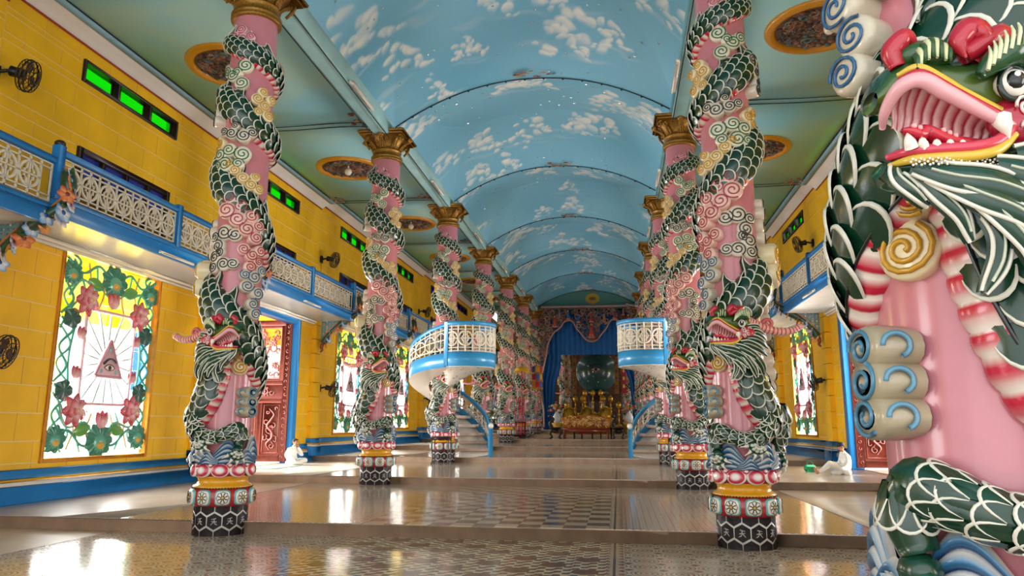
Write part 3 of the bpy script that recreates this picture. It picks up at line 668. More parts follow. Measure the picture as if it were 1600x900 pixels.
# ---- floral bracket (local: y out, -y into the room; x = 0 plane)
GFLOW = []
for ci, (c, d, e) in enumerate((('#3f8fd0', '#ffffff', '#1d4fa0'), ('#e8762a', '#f6c46a', '#b43a1c'), ('#efe7ea', '#c9a9b6', '#8a3f5a'), ('#d65a2c', '#f0a060', '#7a2418'))):
    mb = MB()
    for i in range(6):
        p, cc = petal((0, 0), i*PI/3, .12, .05, .025, c, d, -.01, .02); mb.add(p, col=cc)
    mb.add(dome((0, 0), .035, .035, .03, 8, 3, -.02), col=lin(e)); GFLOW.append(mb.mesh('flower', PAINT))
def bracket_parts():
    P = []; pts = [(0, -1.50, 5.86), (0, -1.56, 5.55), (0, -1.50, 5.28), (0, -1.2, 5.06), (0, -.75, 4.78), (0, -.4, 4.48), (0, -.16, 4.12)]; Q = smooth(pts, 40)
    mb = MB(); mb.add(tube(Q, .10 + .03*np.sin(np.linspace(0, 14, 40)), 8), col=lin('#27492a'))
    mb.add(tube(Q + np.array([0, .05, .1]), .03, 6), col=lin('#c9772a')); P.append(('arm', mb.mesh('arm', PAINT), None))
    mb = MB(); mb.add(tube(smooth([(0, -.16, 4.14), (0, -.1, 3.98), (0, -.14, 3.86), (0, -.07, 3.78)], 12), np.linspace(.07, .03, 12), 7), col=lin('#7a3a22')); mb.add(sphere((0, -.12, 4.0), .07, 8, 6), col=lin('#a5552c')); P.append(('scroll_foot', mb.mesh('scroll_foot', PAINT), None))
    rg = np.random.default_rng(4)
    for i in range(17):
        q = Q[int(1 + i*38/16)]; s = 1 if i % 2 else -1
        M = T(s*.05 + rg.normal(0, .02), q[1] - .045, q[2] - .045 + rg.normal(0, .04), rz=rg.uniform(-.9, .9)*.7, rx=-.25, s=rg.uniform(1.1, 1.7)); P.append(('flower', GFLOW[(2, 0, 1, 0, 3, 2, 0)[i % 7]], M))
    for i in range(12):
        q = Q[int(2 + i*37/12)]; mb = MB(); p, cc = petal((0, 0), rg.uniform(0, 6.3), .17, .045, .02, '#2c6a34', '#1f4a28', -.02); mb.add(p, col=cc); P.append(('leaf', mb.mesh('leaf', PAINT), T(0, q[1]-.05, q[2], rz=rg.uniform(-.6, .6))))
    # fret panel filling the corner, orange batten along its lower edge
    mb = MB()
    for i in range(10):
        y = -.1 - i*.115; zb = 4.15 + (i*.115)*.72 + .12
        if zb < 5.05: mb.add(box(-.02, .02, y-.022, y+.022, zb, 5.06), col=lin('#5f8fa0'))
    for j in range(9):
        z = 4.34 + j*.09; ye = -.1 - max(0, (z - 4.27)/.72)
        mb.add(box(-.02, .02, max(ye, -1.2), -.06, z-.02, z+.02), col=lin('#6d9bab'))
        for i in range(0, 9, 2):
            yy = -.16 - i*.115 - (j % 2)*.06
            if yy > ye: mb.add(box(-.018, .018, yy-.05, yy+.05, z, z+.055), col=lin('#7d8f78'))
    P.append(('fret_panel', mb.mesh('fret_panel', PAINT, False), None))
    mb = MB(); mb.add(tube([(0, -.06, 4.2), (0, -1.3, 5.1)], .045, 4), col=lin('#d98a1e')); mb.add(box(-.05, .05, -1.35, 0, 5.04, 5.12), col=lin('#d98a1e')); P.append(('batten', mb.mesh('batten', PAINT, False), None))
    return P
BRK = bracket_parts()
# ---- wall fan
def fan_parts():
    P = []; mb = MB(); mb.add(bbox(-.09, .09, -.06, 0, -.14, .14, .01)); mb.add(tube([(0, -.05, 0), (0, -.2, .03), (0, -.3, .03)], .035, 8)); P.append(('mount', mb.mesh('mount', BLACK)))
    mb = MB(); mb.add(tube([(0, -.26, .03), (0, -.5, -.02)], [.1, .085], 12)); P.append(('motor', mb.mesh('motor', BLACK)))
    n = np.array([0, -1, -.28]); n /= np.linalg.norm(n); a = np.array([1., 0, 0]); b = np.cross(n, a); c = np.array([0, -.56, -.04]); mb = MB(); th = np.linspace(0, 2*PI, 33)
    for r, d in ((.30, 0), (.29, .07), (.29, -.07), (.18, .1), (.10, .12)): mb.add(tube(c + n*d + r*(np.cos(th)[:, None]*a + np.sin(th)[:, None]*b), .010 if d else .016, 5, False))
    for i in range(20):
        u = math.cos(i*PI/10)*a + math.sin(i*PI/10)*b
        for s in (1, -1): mb.add(tube([c + n*.12*s + u*.08, c + n*.07*s + u*.29, c + u*.30], .005, 4, False))
    P.append(('guard', mb.mesh('guard', BLACK)))
    for i in range(3):
        mb = MB(); t = i*2*PI/3; u = math.cos(t)*a + math.sin(t)*b; w = np.cross(n, u)
        mb.add(([c + u*.05 - w*.03, c + u*.16 - w*.11 + n*.02, c + u*.26 - w*.05 + n*.02, c + u*.26 + w*.07 - n*.02, c + u*.12 + w*.07 - n*.02, c + u*.05 + w*.03], [(0, 1, 2, 3, 4, 5)])); P.append(('blade', mb.mesh('blade', mat('brown_plastic', '#5a3418', .4) if i == 0 else bpy.data.materials['brown_plastic'])))
    mb = MB(); mb.add(tube([(0, -.03, -.14), (.01, -.02, -.55), (0, -.02, -.9)], .006, 5)); P.append(('cord', mb.mesh('cord', WIRE)))
    return P
FAN = fan_parts()
# ---- build the bays
def bay_walls(side):
    rz = PI/2 if side == 'L' else -PI/2; X = XL if side == 'L' else XR; sn = 'left' if side == 'L' else 'right'
    wall = None; blocks = []
    mbw = MB(); mbj = MB()
    base_root = None
    for k in range(-1, NB + 3):
        M = T(X, cy(k) + H, fl(k), rz=rz); Mn = np.array(M); door = k == 2
        holes = [TRN, UPD, DOOR if door else WIN]
        rects = [(-H, H, 0, 9.9)]
        for h in holes: rects = [r for q in [minus([rr], h) for rr in rects] for r in q]
        for a, b, c, d in rects: mbw.add(box(a-.001, b+.001, .012, .30, c-.2*(c == 0), d), M=Mn)
        # courses of blocks
        z = .62; r = 0
        while z < 9.5:
            z1 = min(z + .53, 9.52); cuts = sorted({z, z1} | {q for h in holes for q in (h[2], h[3]) if z < q < z1})
            for c, d in zip(cuts[:-1], cuts[1:]):
                u = -H - (.475 if r % 2 else 0)
                while u < H:
                    a, b = max(u, -H), min(u + .95, H)
                    free = [(a, b, c, d)]
                    for h in holes: free = [r2 for q in free for r2 in minus([q], h)]
                    for (a2, b2, c2, d2) in free:
                        if b2 - a2 > .03 and d2 - c2 > .03: blocks.append((k, a2, b2, c2, d2, 0.0))
                    u += .95
            z = z1; r += 1
        # pilaster at the near end of the bay
        z = .0
        while z < 5.1:
            z1 = min(z + .53, 5.12); blocks.append((k, -H - .32, -H + .32, z, z1, -.17)) if side == 'L' else blocks.append((k, H - .32, H + .32, z, z1, -.17)); z = z1
    wall = obj('wall_' + sn, mbw.mesh('wall_' + sn, JOINT, False), kind='structure', label='yellow %s side wall laid out in blocks with pale joints' % sn)
    lim = 0; st = MB()
    order = sorted(blocks, key=lambda q: (0 if 1 <= q[0] <= 3 else 1, q[0], q[3]))
    for k, a, b, c, d, y in order:
        Mb = T(X, cy(k) + H, fl(k), rz=rz) @ T((a+b)/2, y, (c+d)/2, s=(b-a-.022, .02 if y == 0 else .2, d-c-.022))
        vis = (k >= 1 and not (side == 'R' and k == 1)); 
        if vis and lim < 300 and k <= 4: obj('block', BLOCKS, wall, Mb); lim += 1
        else: st.add(box(-.5, .5, 0, 1, -.5, .5), M=Mb)
    obj('block_field', st.mesh('block_field', YEL, False), wall, kind='stuff')
    # skirting: blue, white and yellow bands
    bb = MB(); bw = MB(); by = MB()
    for k in range(-1, NB + 3):
        Mn = np.array(T(X, cy(k) + H, fl(k), rz=rz)); segs = [(-H, H)] if k != 2 else [(-H, DOOR[0]), (DOOR[1], H)]
        for a, b in segs:
            bb.add(bbox(a-.002, b+.002, -.13, .01, 0, .33, .012), M=Mn); bb.add(bbox(a-.002, b+.002, -.075, .01, .46, .63, .012), M=Mn)
            bw.add(bbox(a-.002, b+.002, -.115, .01, .33, .415, .012), M=Mn); by.add(bbox(a-.002, b+.002, -.10, .01, .415, .46, .008), M=Mn)
            e = -H if side == 'L' else H
            bb.add(bbox(e-.4, e+.4, -.28, .01, 0, .33, .012), M=Mn); bb.add(bbox(e-.36, e+.36, -.22, .01, .46, .63, .012), M=Mn); bw.add(bbox(e-.38, e+.38, -.26, .01, .33, .415, .012), M=Mn); by.add(bbox(e-.37, e+.37, -.24, .01, .415, .46, .008), M=Mn)
    b0 = obj('baseboard_' + sn, bb.mesh('baseboard', BLUE), kind='structure', label='blue skirting with white and yellow bands along the %s wall' % sn)
    obj('white_band', bw.mesh('white_band', WHITE), b0); obj('yellow_band', by.mesh('yellow_band', mat('yellow_band_' + sn, '#d9a21e', .4)), b0)
    nwin = 0 if side == 'L' else 60
    for k in range(0, NB + 2):
        M = T(X, cy(k) + H, fl(k), rz=rz)
        if k == 0 and side == 'R': pass
        where = '%s wall, bay %s from the front' % (sn, ORD[k])
        if k == 2:
            d = obj('door_%d' % (1 if side == 'L' else 2), None, None, M, kind='structure', label='tall carved dark red wooden door leaf folded outwards in a blue frame, %s' % where)
            mb = MB(); frame_box(mb, DOOR, .3, -.06, .34, False, .02); obj('door_frame', mb.mesh('door_frame', BLUE), d)
            mb = MB(); mb.add(lathe([(.001, -.06), (.16, -.05), (.2, 0)], 20), M=T(0, 0, 0, rx=PI/2, s=(1.3, 1, 1)));
            obj('oval_plaque', mb.mesh('oval_plaque', DARKW), d, T(0, -.06, DOOR[3] - .15, rx=0, s=(1, 1, .6)))
            hinge = DOOR[1] - .3 if side == 'L' else DOOR[0] + .3
            lf = obj('door_leaf', None, d, T(hinge, .12, .05, rz=PI/2, s=(1, -1, 1)) if side == 'L' else T(hinge, .12, .05, rz=PI/2))
            for nm, me in LEAF: obj(nm, me, lf)
            mb = MB(); mb.add(bbox(DOOR[0]-.4, DOOR[1]+.3, .3, 3.2, -.2, .0, .01)); obj('threshold', mb.mesh('threshold', STONE), d)
            e = 1 if side == 'L' else -1
            mb = MB(); u0 = e*(DOOR[1] + .02); mb.add(box(min(u0, u0+e*.3), max(u0, u0+e*.3), .3, 3.0, 4.1, 6.2)); mb.add(box(DOOR[0]-.4, DOOR[1]+.4, .3, 3.0, 6.0, 6.2)); obj('porch_wall', mb.mesh('porch_wall', YEL, False), d)
        else:
            nwin += 1; w = obj('window_%d' % nwin, None, None, M, kind='structure', label='stained relief window with pink lotuses round an eye in a triangle, %s' % where)
            obj('window_frame', WFR, w)
            for nm, me, m2 in ART: obj(nm, me, w, (T(0, .06, .80) @ (m2 or T())))
        if k >= 0:
            nwin += 1; w = obj('window_%d' % nwin, None, None, M, kind='structure', label='dark framed three pane %s transom high on the %s' % ('blue' if k >= 5 else 'green', where)); obj('window_frame', TFR, w)
            for u in (-1.13, 0, 1.13): obj('pane', PB if k >= 5 else PG, w, T(u, 0, (TRN[2]+TRN[3])/2, s=(.9, 1, 1)))
            d = obj('door_%d' % (k + (10 if side == 'L' else 30)), None, None, M, kind='structure', label='dark framed balcony door with blue top panes behind the balustrade, %s' % where); obj('door_frame', UFR, d)
            for u in (-1.16, -.4, .4, 1.16): obj('pane', UPP, d, T(u, .02, 6.9)); obj('door_panel', UPN, d, T(u, .03, 6.11, s=(1, 1, 1.05)))
            # balcony
            b = obj('balcony', None, None, M, label='blue railed balcony with cream fretwork over white soffit, %s' % where, cat='balcony', group='side balconies')
            mb = MB(); mb.add(bbox(-H, H, -1.36, .01, 5.13, 5.42, .02)); mb.add(bbox(-H, H, -.16, -.0, 5.03, 5.13, .02)); mb.add(bbox(-H, H, -.09, -.0, 4.97, 5.05, .02)); obj('soffit', mb.mesh('soffit', WHITE), b)
            mb = MB(); mb.add(bbox(-H, H, -1.42, -1.34, 5.11, 5.46, .015)); mb.add(bbox(-H, H, -1.45, -1.30, 5.38, 5.47, .015)); obj('fascia', mb.mesh('fascia', BLUE), b)
            mb = MB(); mb.add(bbox(-H, H, -1.45, -1.32, 6.22, 6.34, .02)); obj('handrail', mb.mesh('handrail', BLUE), b)
            for u in (-H + .08, 0) if side == 'L' else (H - .08, 0):
                mb = MB(); mb.add(bbox(u-.085, u+.085, -1.47, -1.30, 5.40, 6.40, .015)); obj('post', mb.mesh('post', BLUE), b)
                if u: mb = MB(); mb.add(sphere((u, -1.385, 6.43), (.1, .1, .07), 10, 6)); obj('post_cap', mb.mesh('post_cap', DARKW), b)
            ind = (side == 'L' and k in (0, 1, 2)) or (side == 'R' and k in (2,))
            for u0, l in ((-H + .18 if side == 'L' else -H + .04, H - .28), (.1, H - .14 if side == 'L' else H - .26)):
                pn = obj('balustrade_panel', None, b, T(0, -1.385, 0)); lattice(pn, u0, l, 5.50, .70, ind)
            l = obj('fluorescent_lamp', None, None, M @ T(0, -1.46, 5.16), label='white fluorescent batten under the balcony edge, %s' % where, cat='lamp', group='fluorescent battens under the balconies')
            mb = MB(); mb.add(bbox(-.65, .65, -.03, .03, -.03, .03, .01)); obj('housing', mb.mesh('housing', WHITE), l)
            mb = MB(); mb.add(tube([(-.6, -.04, -.03), (.6, -.04, -.03)], .018, 8)); obj('tube', mb.mesh('tube', WHITE), l)
            # bracket at the near end
            Mb = M @ T(-H if side == 'L' else H, -.17, 0)
            br = obj('floral_bracket', None, b, M.inverted() @ Mb)
            for nm, me, m2 in BRK: obj(nm, me, br, m2)
bay_walls('L'); bay_walls('R')
def wall_fan(side, y, z, where, yaw=0.0, zf=0):
    X = XL if side == 'L' else XR; f = obj('wall_fan', None, None, T(X, y, z, rz=(PI/2 if side == 'L' else -PI/2) + yaw), label=where, cat='fan', group='black wall fans')
    for nm, me in FAN: obj(nm, me, f)
wall_fan('L', 11.15, 8.05, 'black wall fan above the nearest left balcony, by the wide transom', .35)
wall_fan('L', 26.45, 7.95, 'black wall fan above the left balcony beside the third column', .0)
wall_fan('L', 40.7, 8.1, 'black wall fan above the left balcony far back by the pulpit', .0)
wall_fan('L', 26.9, 3.05, 'black wall fan on the pilaster between left door and eye window', .1)
wall_fan('L', 42.0, 3.2, 'small black wall fan low on the left wall beyond the pulpit', .0)
wall_fan('L', 11.45, 2.95, 'black wall fan at the left edge beside the nearest eye window', .25)
wall_fan('R', 27.2, 8.2, 'black wall fan above the right balcony near the green transom', .0)
wall_fan('R', 26.4, 3.2, 'black wall fan on the right wall between door and eye window', .0)
# ================================================================ DRAGON COLUMNS
# prototype for the right-hand row: z up from the base, front is -y, the dragon looks to -x
RS = .375                                     # pink shaft radius
def onc(phi, z, r): return np.stack([r*np.sin(phi), -r*np.cos(phi), np.broadcast_to(z, np.shape(phi))], -1)
CP = []                                       # (name, mesh, matrix or None, parent index or None, kind)
def part(name, mb, mats, M=None, par=None, kind=None, flat=False):
    me = mb.mesh(name, mats, not flat) if isinstance(mb, MB) else mb
    CP.append((name, me, M, par, kind)); return len(CP) - 1
def rotz(a): return Matrix.Rotation(a, 4, 'Z')
# --- base: black drum set with hexagons
mb = MB(); mb.add(lathe([(.0, 0), (.398, 0), (.398, .45), (.30, .45)], 40), col=lin('#d9d2cc')); part('drum', mb, PAINT)
def hexmesh(lo, hi, nm):
    hr = .1215; P = [(hr*math.cos(PI/6 + i*PI/3), hr*math.sin(PI/6 + i*PI/3)) for i in range(6)]; out = []
    for (x0, z0), (x1, z1) in zip(P, P[1:] + P[:1]):
        for q in range(4):
            x, z = x0 + (x1-x0)*q/4, z0 + (z1-z0)*q/4; out.append((x, min(max(z, lo), hi)))
    mb = MB(); v, f = plate(out, 0, .03); v = [(x, y + 1.25*x*x, z) for x, y, z in v]; mb.add((v, f), 0, lin('#1a0f12')); mb.add(([(0, -.001, (max(lo, -hr) + min(hi, hr))/2)] + v[:24], [(0, 1 + (i+1) % 24, 1 + i) for i in range(24)]), 0, lin('#1a0f12')); return mb
def mark(mb):
    for pts in ([(-.03, .045), (.04, .03)], [(.0, .04), (-.015, -.04)], [(-.04, -.005), (.04, .005)], [(.0, .0), (.045, -.05)], [(-.015, -.03), (-.05, -.05)]):
        mb.add(tube([(x, -.004 + 1.25*x*x, z) for x, z in pts], [.008, .004], 4), 0, lin('#b5b0ae'))
HEXM = paint('black_glaze', .45, 0, var=.05, spec=.25)
HX = []
for lo, hi in ((-.2, .2), (-.01, .2), (-.2, .01)):
    mb = hexmesh(lo, hi, 'h')
    if lo == -.2 and hi == .2: mark(mb)
    HX.append(mb.mesh('hexagon', HEXM, False))
for row, (z, q) in enumerate(((.012, 1), (.222, 0), (.43, 2))):
    for i in range(11): part('hexagon', HX[q], None, rotz((i + .5*(row % 2))*2*PI/11) @ T(0, -.402, z))
# --- flower band
mb = MB(); mb.add(lathe([(.30, .43), (.42, .435), (.455, .50), (.46, .57), (.455, .64), (.42, .70), (.30, .705)], 40), col=lin('#b3232c')); part('flower_band', mb, GLOSS)
mb = MB(); n = 20; v = []; cc = []
for ring, (q, hh, c) in enumerate(((1, 0, '#53b3b0'), (.9, .022, '#53b3b0'), (.82, .034, '#f1e7dc'), (.5, .05, '#f4ecdf'))):
    for i in range(n):
        a = 2*PI*i/n; x = .118*q*math.copysign(abs(math.cos(a))**.55, math.cos(a)); z = .118*q*math.copysign(abs(math.sin(a))**.55, math.sin(a)); v.append((x, -hh + .9*x*x, z)); cc.append(lin(c))
v.append((0, -.052, 0)); cc.append(lin('#f4ecdf'))
F = [(j*n+i, j*n+(i+1) % n, (j+1)*n+(i+1) % n, (j+1)*n+i) for j in range(3) for i in range(n)] + [(3*n+i, 3*n+(i+1) % n, 4*n) for i in range(n)]
mb.add((v, F), col=np.array(cc))
for i in range(8):
    a = i*PI/4; u = np.array([math.cos(a), math.sin(a)]); w = np.array([-u[1], u[0]]); L = [u*.022, u*.05 + w*.026, u*.08 + w*.026, u*.092, u*.08 - w*.026, u*.05 - w*.026, u*.022]
    mb.add(tube([(p[0], -.054 + .9*p[0]**2*.5, p[1]) for p in L], .0042, 4), col=lin('#17140f'))
mb.add(dome((0, 0), .022, .022, .016, 10, 3, -.05), col=lin('#e3ab2a')); FP = mb.mesh('flower_panel', GLOSS)
for i in range(10): part('flower_panel', FP, None, rotz(i*2*PI/10 + .1) @ T(0, -.448, .57))
# --- yellow neck ring with its beaded edge
mb = MB(); mb.add(lathe([(.30, .70), (.43, .70), (.445, .715), (.43, .74), (.385, .76), (.365, .80), (.375, .845), (.41, .87), (.41, .88), (.30, .88)], 40), col=lin('#e09f1c')); part('neck_ring', mb, GLOSS)
mb = MB()
for i in range(64): a = i*2*PI/64; mb.add(sphere(onc(a, .708, .447), .011, 5, 4), col=lin('#120f10'))
part('bead_edge', mb, GLOSS, kind='stuff')
# --- lotus collar
mb = MB(); mb.add(lathe([(.30, .865), (.40, .87), (.42, .93), (.43, 1.0), (.44, 1.06), (.40, 1.075), (.30, 1.075)], 40), col=lin('#a9203a')); part('lotus_collar', mb, GLOSS)
mb = MB(); v = []; cc = []; n = 24
def ppt(a, q): return (.135*q*math.cos(a), .1*q*math.sin(a) + (.012 if math.sin(a) > 0 else 0)*q)
for q, hh, c in ((1, 0, '#f4e6e0'), (.9, .03, '#f4e6e0'), (.84, .034, '#c52743'), (.6, .055, '#cf3a54'), (.35, .065, '#f3dcd6')):
    for i in range(n): a = 2*PI*i/n; x, z = ppt(a, q); v.append((x, -hh + .9*x*x, z)); cc.append(lin(c))
v.append((0, -.068, -.0)); cc.append(lin('#fbf3ee'))
mb.add((v, [(j*n+i, j*n+(i+1) % n, (j+1)*n+(i+1) % n, (j+1)*n+i) for j in range(4) for i in range(n)] + [(4*n+i, 4*n+(i+1) % n, 5*n) for i in range(n)]), col=np.array(cc)); LP = mb.mesh('lotus_petal', GLOSS)
for i in range(10):
    part('lotus_petal', LP, None, rotz(i*2*PI/10 + .25) @ T(0, -.425, .965, rx=-.12)); part('lotus_petal', LP, None, rotz((i+.5)*2*PI/10 + .25) @ T(0, -.42, 1.045, rx=-.15, s=(.42, .8, .42)))
# --- shaft and capital
mb = MB(); mb.add(lathe([(.30, 1.0), (RS + .01, 1.0), (RS, 1.6), (RS, 8.2), (RS - .01, 8.66)], 48), col=lin('#ca7c86')); part('shaft', mb, GLOSS)
CAPG = mat('old_gilt_capital', '#a8772c', .4, metal=.55, var=.45, vscale=25)
prof = [(.36, 8.60), (.42, 8.61), (.43, 8.65), (.40, 8.67), (.43, 8.70), (.43, 8.73), (.38, 8.76), (.375, 8.86), (.40, 8.88), (.40, 8.90), (.36, 8.93), (.37, 9.0), (.42, 9.1), (.50, 9.2), (.55, 9.24)]
mb = MB(); mb.add(lathe(prof, 40)); cap = part('capital', mb, CAPG)
mb = MB(); mb.add(bbox(-.60, .60, -.60, .60, 9.24, 9.29, .015)); mb.add(bbox(-.66, .66, -.66, .66, 9.29, 9.345, .015)); mb.add(bbox(-.63, .63, -.63, .63, 9.345, 9.37, .01)); part('abacus', mb, CAPG, par=cap)
mb = MB(); tt = np.linspace(0, 8.5, 26); rad = .10*(1 - tt/10)
mb.add(tube(np.stack([rad*np.cos(tt), np.zeros(26), rad*np.sin(tt)], -1), .026, 6)); mb.add(tube(smooth([(.1, 0, 0), (.13, .06, -.12), (.12, .16, -.26)], 10), .03, 6)); VOL = mb.mesh('volute', CAPG)
for i in range(4): part('volute', VOL, None, rotz(PI/4 + i*PI/2) @ T(-.06, -.66, 9.16, rz=PI/2*0), par=cap)
mb = MB()
for j in range(9):
    s = j/8; 
    for q in (-1, 0, 1): mb.add(sphere((q*.055*(1 - .5*s), -.38 - .02*j*s - .06*s*s - .014*(q == 0), 8.95 + .026*j), (.034, .03, .03), 6, 5))
ACA = mb.mesh('acanthus_leaf', CAPG)
for i in range(8): part('acanthus_leaf', ACA, None, rotz(i*PI/4), par=cap)
mb = MB(); mb.add(sphere((0, -.62, 9.22), (.1, .07, .08), 10, 7)); mb.add(sphere((0, -.68, 9.22), (.045, .04, .045), 8, 6)); FLE = mb.mesh('rosette', CAPG)
for i in range(4): part('rosette', FLE, None, rotz(i*PI/2), par=cap)
# --- wave base: fans of blue and white ridges around the foot of the shaft
mb = MB(); dk, md, wh = np.array(lin('#0d315c')), np.array(lin('#3f7ba4')), np.array(lin('#f0e8dc'))
def wave(phi0, half, zb, zt, lean, nb, roff):
    nu, nv = 26, nb*6 + 1; v = []; cc = []
    for i in range(nu):
        u = (i/(nu-1) - .5)*2
        top = zb + (zt - zb)*(math.cos(u*PI/2)**.7*.75 + .25*math.cos(u*2.2 + lean*1.3)**2); ph = phi0 + half*u
        for j in range(nv):
            s = j/(nv-1); z = zb + (top - zb)*s + .03*math.sin(u*5 + lean)*(s); f = (s*nb) % 1 if j < nv-1 else .99
            bump = .032*math.sin(PI*f)**.8; r = RS + .035 + roff + bump + .03*math.sin(PI*s)
            v.append((r*math.sin(ph), -r*math.cos(ph), z)); c = dk + (md - dk)*min(1, f*2) if f < .5 else md + (wh - md)*min(1, (f-.5)*2.6); cc.append(c)
    mb.add((v, gridf(nu, nv)), col=np.array(cc))
for i, (p0, hf, zt, ln, ro) in enumerate(((-.55, .62, 1.46, .4, .0), (.55, .58, 1.50, -.3, .02), (1.6, .62, 1.44, .5, .0), (2.6, .6, 1.48, -.4, .02), (3.6, .62, 1.44, .3, 0), (4.6, .62, 1.5, -.3, .02), (0.02, .34, 1.26, 0, .045), (-1.25, .4, 1.3, .3, .04), (1.1, .4, 1.3, 0, .05))): wave(p0, hf, 1.06, zt, ln, 5 if hf > .5 else 4, ro)
part('wave_base', mb, GLOSS)
# --- dragon body: helix from the head (low, in front) to the tail under the capital
ctl = np.array([(-10, 2.98, .20), (0, 2.72, .22), (8, 2.42, .24), (25, 2.08, .27), (56, 1.82, .29), (100, 1.74, .27), (140, 1.86, .26), (180, 2.08, .26), (240, 2.5, .27), (295, 2.9, .28), (360, 3.34, .29), (425, 3.74, .29), (480, 4.02, .27), (540, 4.32, .26), (600, 4.6, .26), (655, 4.88, .265), (720, 5.36, .275), (785, 5.84, .265), (840, 6.06, .25), (900, 6.24, .235), (960, 6.36, .235), (1015, 6.48, .24), (1080, 6.82, .24), (1150, 7.2, .23), (1210, 7.36, .21), (1270, 7.5, .20), (1340, 7.62, .195), (1440, 7.95, .18), (1510, 8.2, .15), (1570, 8.36, .10), (1610, 8.45, .045)])
NBODY = 900
def body_path(n=NBODY):
    t = np.linspace(0, len(ctl)-1, n); P = np.stack([np.interp(t, np.arange(len(ctl)), ctl[:, i]) for i in range(3)], -1)
    ker = np.hanning(41); ker /= ker.sum(); Q = np.stack([np.convolve(np.pad(P[:, i], 20, mode='reflect', reflect_type='odd'), ker, 'valid') for i in range(3)], -1)
    ph = np.radians(Q[:, 0]); r = RS + .012 + .03*np.exp(-((Q[:, 1] - 2.2)/.5)**2)*(np.radians(Q[:, 0]) < 2)
    C = np.stack([r*np.sin(ph), -r*np.cos(ph), Q[:, 1]], -1); Nn = np.stack([np.sin(ph), -np.cos(ph), 0*ph], -1)
    Tt = np.gradient(C, axis=0); Tt -= Nn*(Tt*Nn).sum(1)[:, None]; Tt /= np.linalg.norm(Tt, axis=1)[:, None]
    Bb = np.cross(Nn, Tt); s = np.concatenate([[0], np.cumsum(np.linalg.norm(np.diff(C, axis=0), axis=1))])
    # resample by arc length
    u = np.linspace(0, s[-1], n); R = lambda A: np.stack([np.interp(u, s, A[:, i]) for i in range(A.shape[1])], -1)
    return u, R(C), R(Nn), R(Tt), R(Bb), np.interp(u, s, Q[:, 2])
S, BC, BN, BT, BB, BW = body_path(); SLEN = S[-1]
def bh(w): return .055 + w*.34                 # how far the body stands out of the shaft
def bpt(i, psi, extra=0.0):
    w = BW[i] + extra; h = bh(BW[i]) + extra
    # follow the round of the shaft: points off to the side are pulled back
    d = w*math.cos(psi); k = .5*d*d*np.dot([BB[i][0], BB[i][1]], [BB[i][0], BB[i][1]])/(RS + .1)
    return BC[i] + BB[i]*d + BN[i]*(h*math.sin(psi) - k)
psis = np.radians([-28, -8, 12, 32, 52, 72, 90, 108, 124, 140]); idx = list(range(0, NBODY, 3)); v = [bpt(i, p, -.004) for i in idx for p in psis]
mb = MB(); mb.add((v, gridf(len(idx), len(psis))), col=lin('#0f3a26')); body = part('dragon_body', mb, GLOSS)
# belly strip of red and white ridges
mb = MB(); per = .105; v = []; cc = []; psb = np.radians([140, 150, 162, 175, 190, 208]); red, crm = np.array(lin('#c81f3f')), np.array(lin('#ead9cd')); st = np.arange(0, SLEN - .3, per/6)
for s in st:
    i = min(NBODY-1, int(s/SLEN*(NBODY-1))); f = (s % per)/per; e = .013*math.sin(PI*f)**.7; c = red + (crm - red)*np.clip((f - .42)*2.4, 0, 1)
    for q, p in enumerate(psb): v.append(bpt(i, p, e)); cc.append(c)
mb.add((v, gridf(len(st), len(psb))), col=np.array(cc)); part('belly', mb, GLOSS, par=body)
mb = MB(); P = [bpt(i, math.radians(139), .012) for i in range(0, NBODY-20, 5)]; mb.add(tube(P, .010, 5), col=lin('#10100f')); part('belly_seam', mb, GLOSS, par=body)
# one scale: domed green shield with a pale rim, tip along +x, outwards -> +z, width along y
mb = MB(); n = 11; A_ = [PI*j/(n-1) for j in range(n)]
rim = [(-.28 + .78*math.sin(a)**.7, -.53*math.cos(a), -.13 + .19*max(0, math.sin(a))**.6) for a in A_]
mid = [(x*.55 - .12, y*.6, .045 + .06*math.sin(a)) for (x, y, z), a in zip(rim, A_)]
v = [(-.12, 0, .09), (-.68, -.36, -.12), (-.68, .36, -.12)] + mid + rim
F = [(0, 3+j, 4+j) for j in range(n-1)] + [(3+j, 3+n+j, 4+n+j, 4+j) for j in range(n-1)] + [(0, 1, 3), (1, 3+n, 3), (0, 2, 1), (0, 2+n, 2), (2, 2+n, 2+2*n)]
mb.add((v, F), 0, lin('#0b3622')); rv = np.array(rim); tp = np.array([max(0, math.sin(a))**.4 for a in A_])[:, None]
o = rv + np.array([0, 0, .035])*tp; ctr = np.array([-.2, 0, 0]); inn = rv + (ctr*[1, 1, 0] - rv*[1, 1, 0])*.10*tp + np.array([0, 0, .04])*tp; out = rv + (rv*[1, 1, 0] - ctr)*.02*tp + np.array([0, 0, -.05])
vv = np.concatenate([out, o, inn, inn - np.array([0, 0, .06])]); mb.add((vv, [(k*n+j, k*n+j+1, (k+1)*n+j+1, (k+1)*n+j) for k in range(3) for j in range(n-1)]), 0, lin('#ddd8c8'))
SCALE = mb.mesh('scale', GLOSS)
SC_V = np.concatenate(mb.v); SC_F = list(mb.f); SC_C = np.concatenate(mb.c)
scales = []
def put_scale(c, t, nn, ln, wd):
    y = np.cross(nn, t); y /= np.linalg.norm(y); z = np.cross(t, y)
    M = np.eye(4); M[:3, 0] = t*ln; M[:3, 1] = y*wd; M[:3, 2] = z*min(ln, wd)*.75; M[:3, 3] = c; scales.append(M)
pitch = .135; row = 0; s = .18
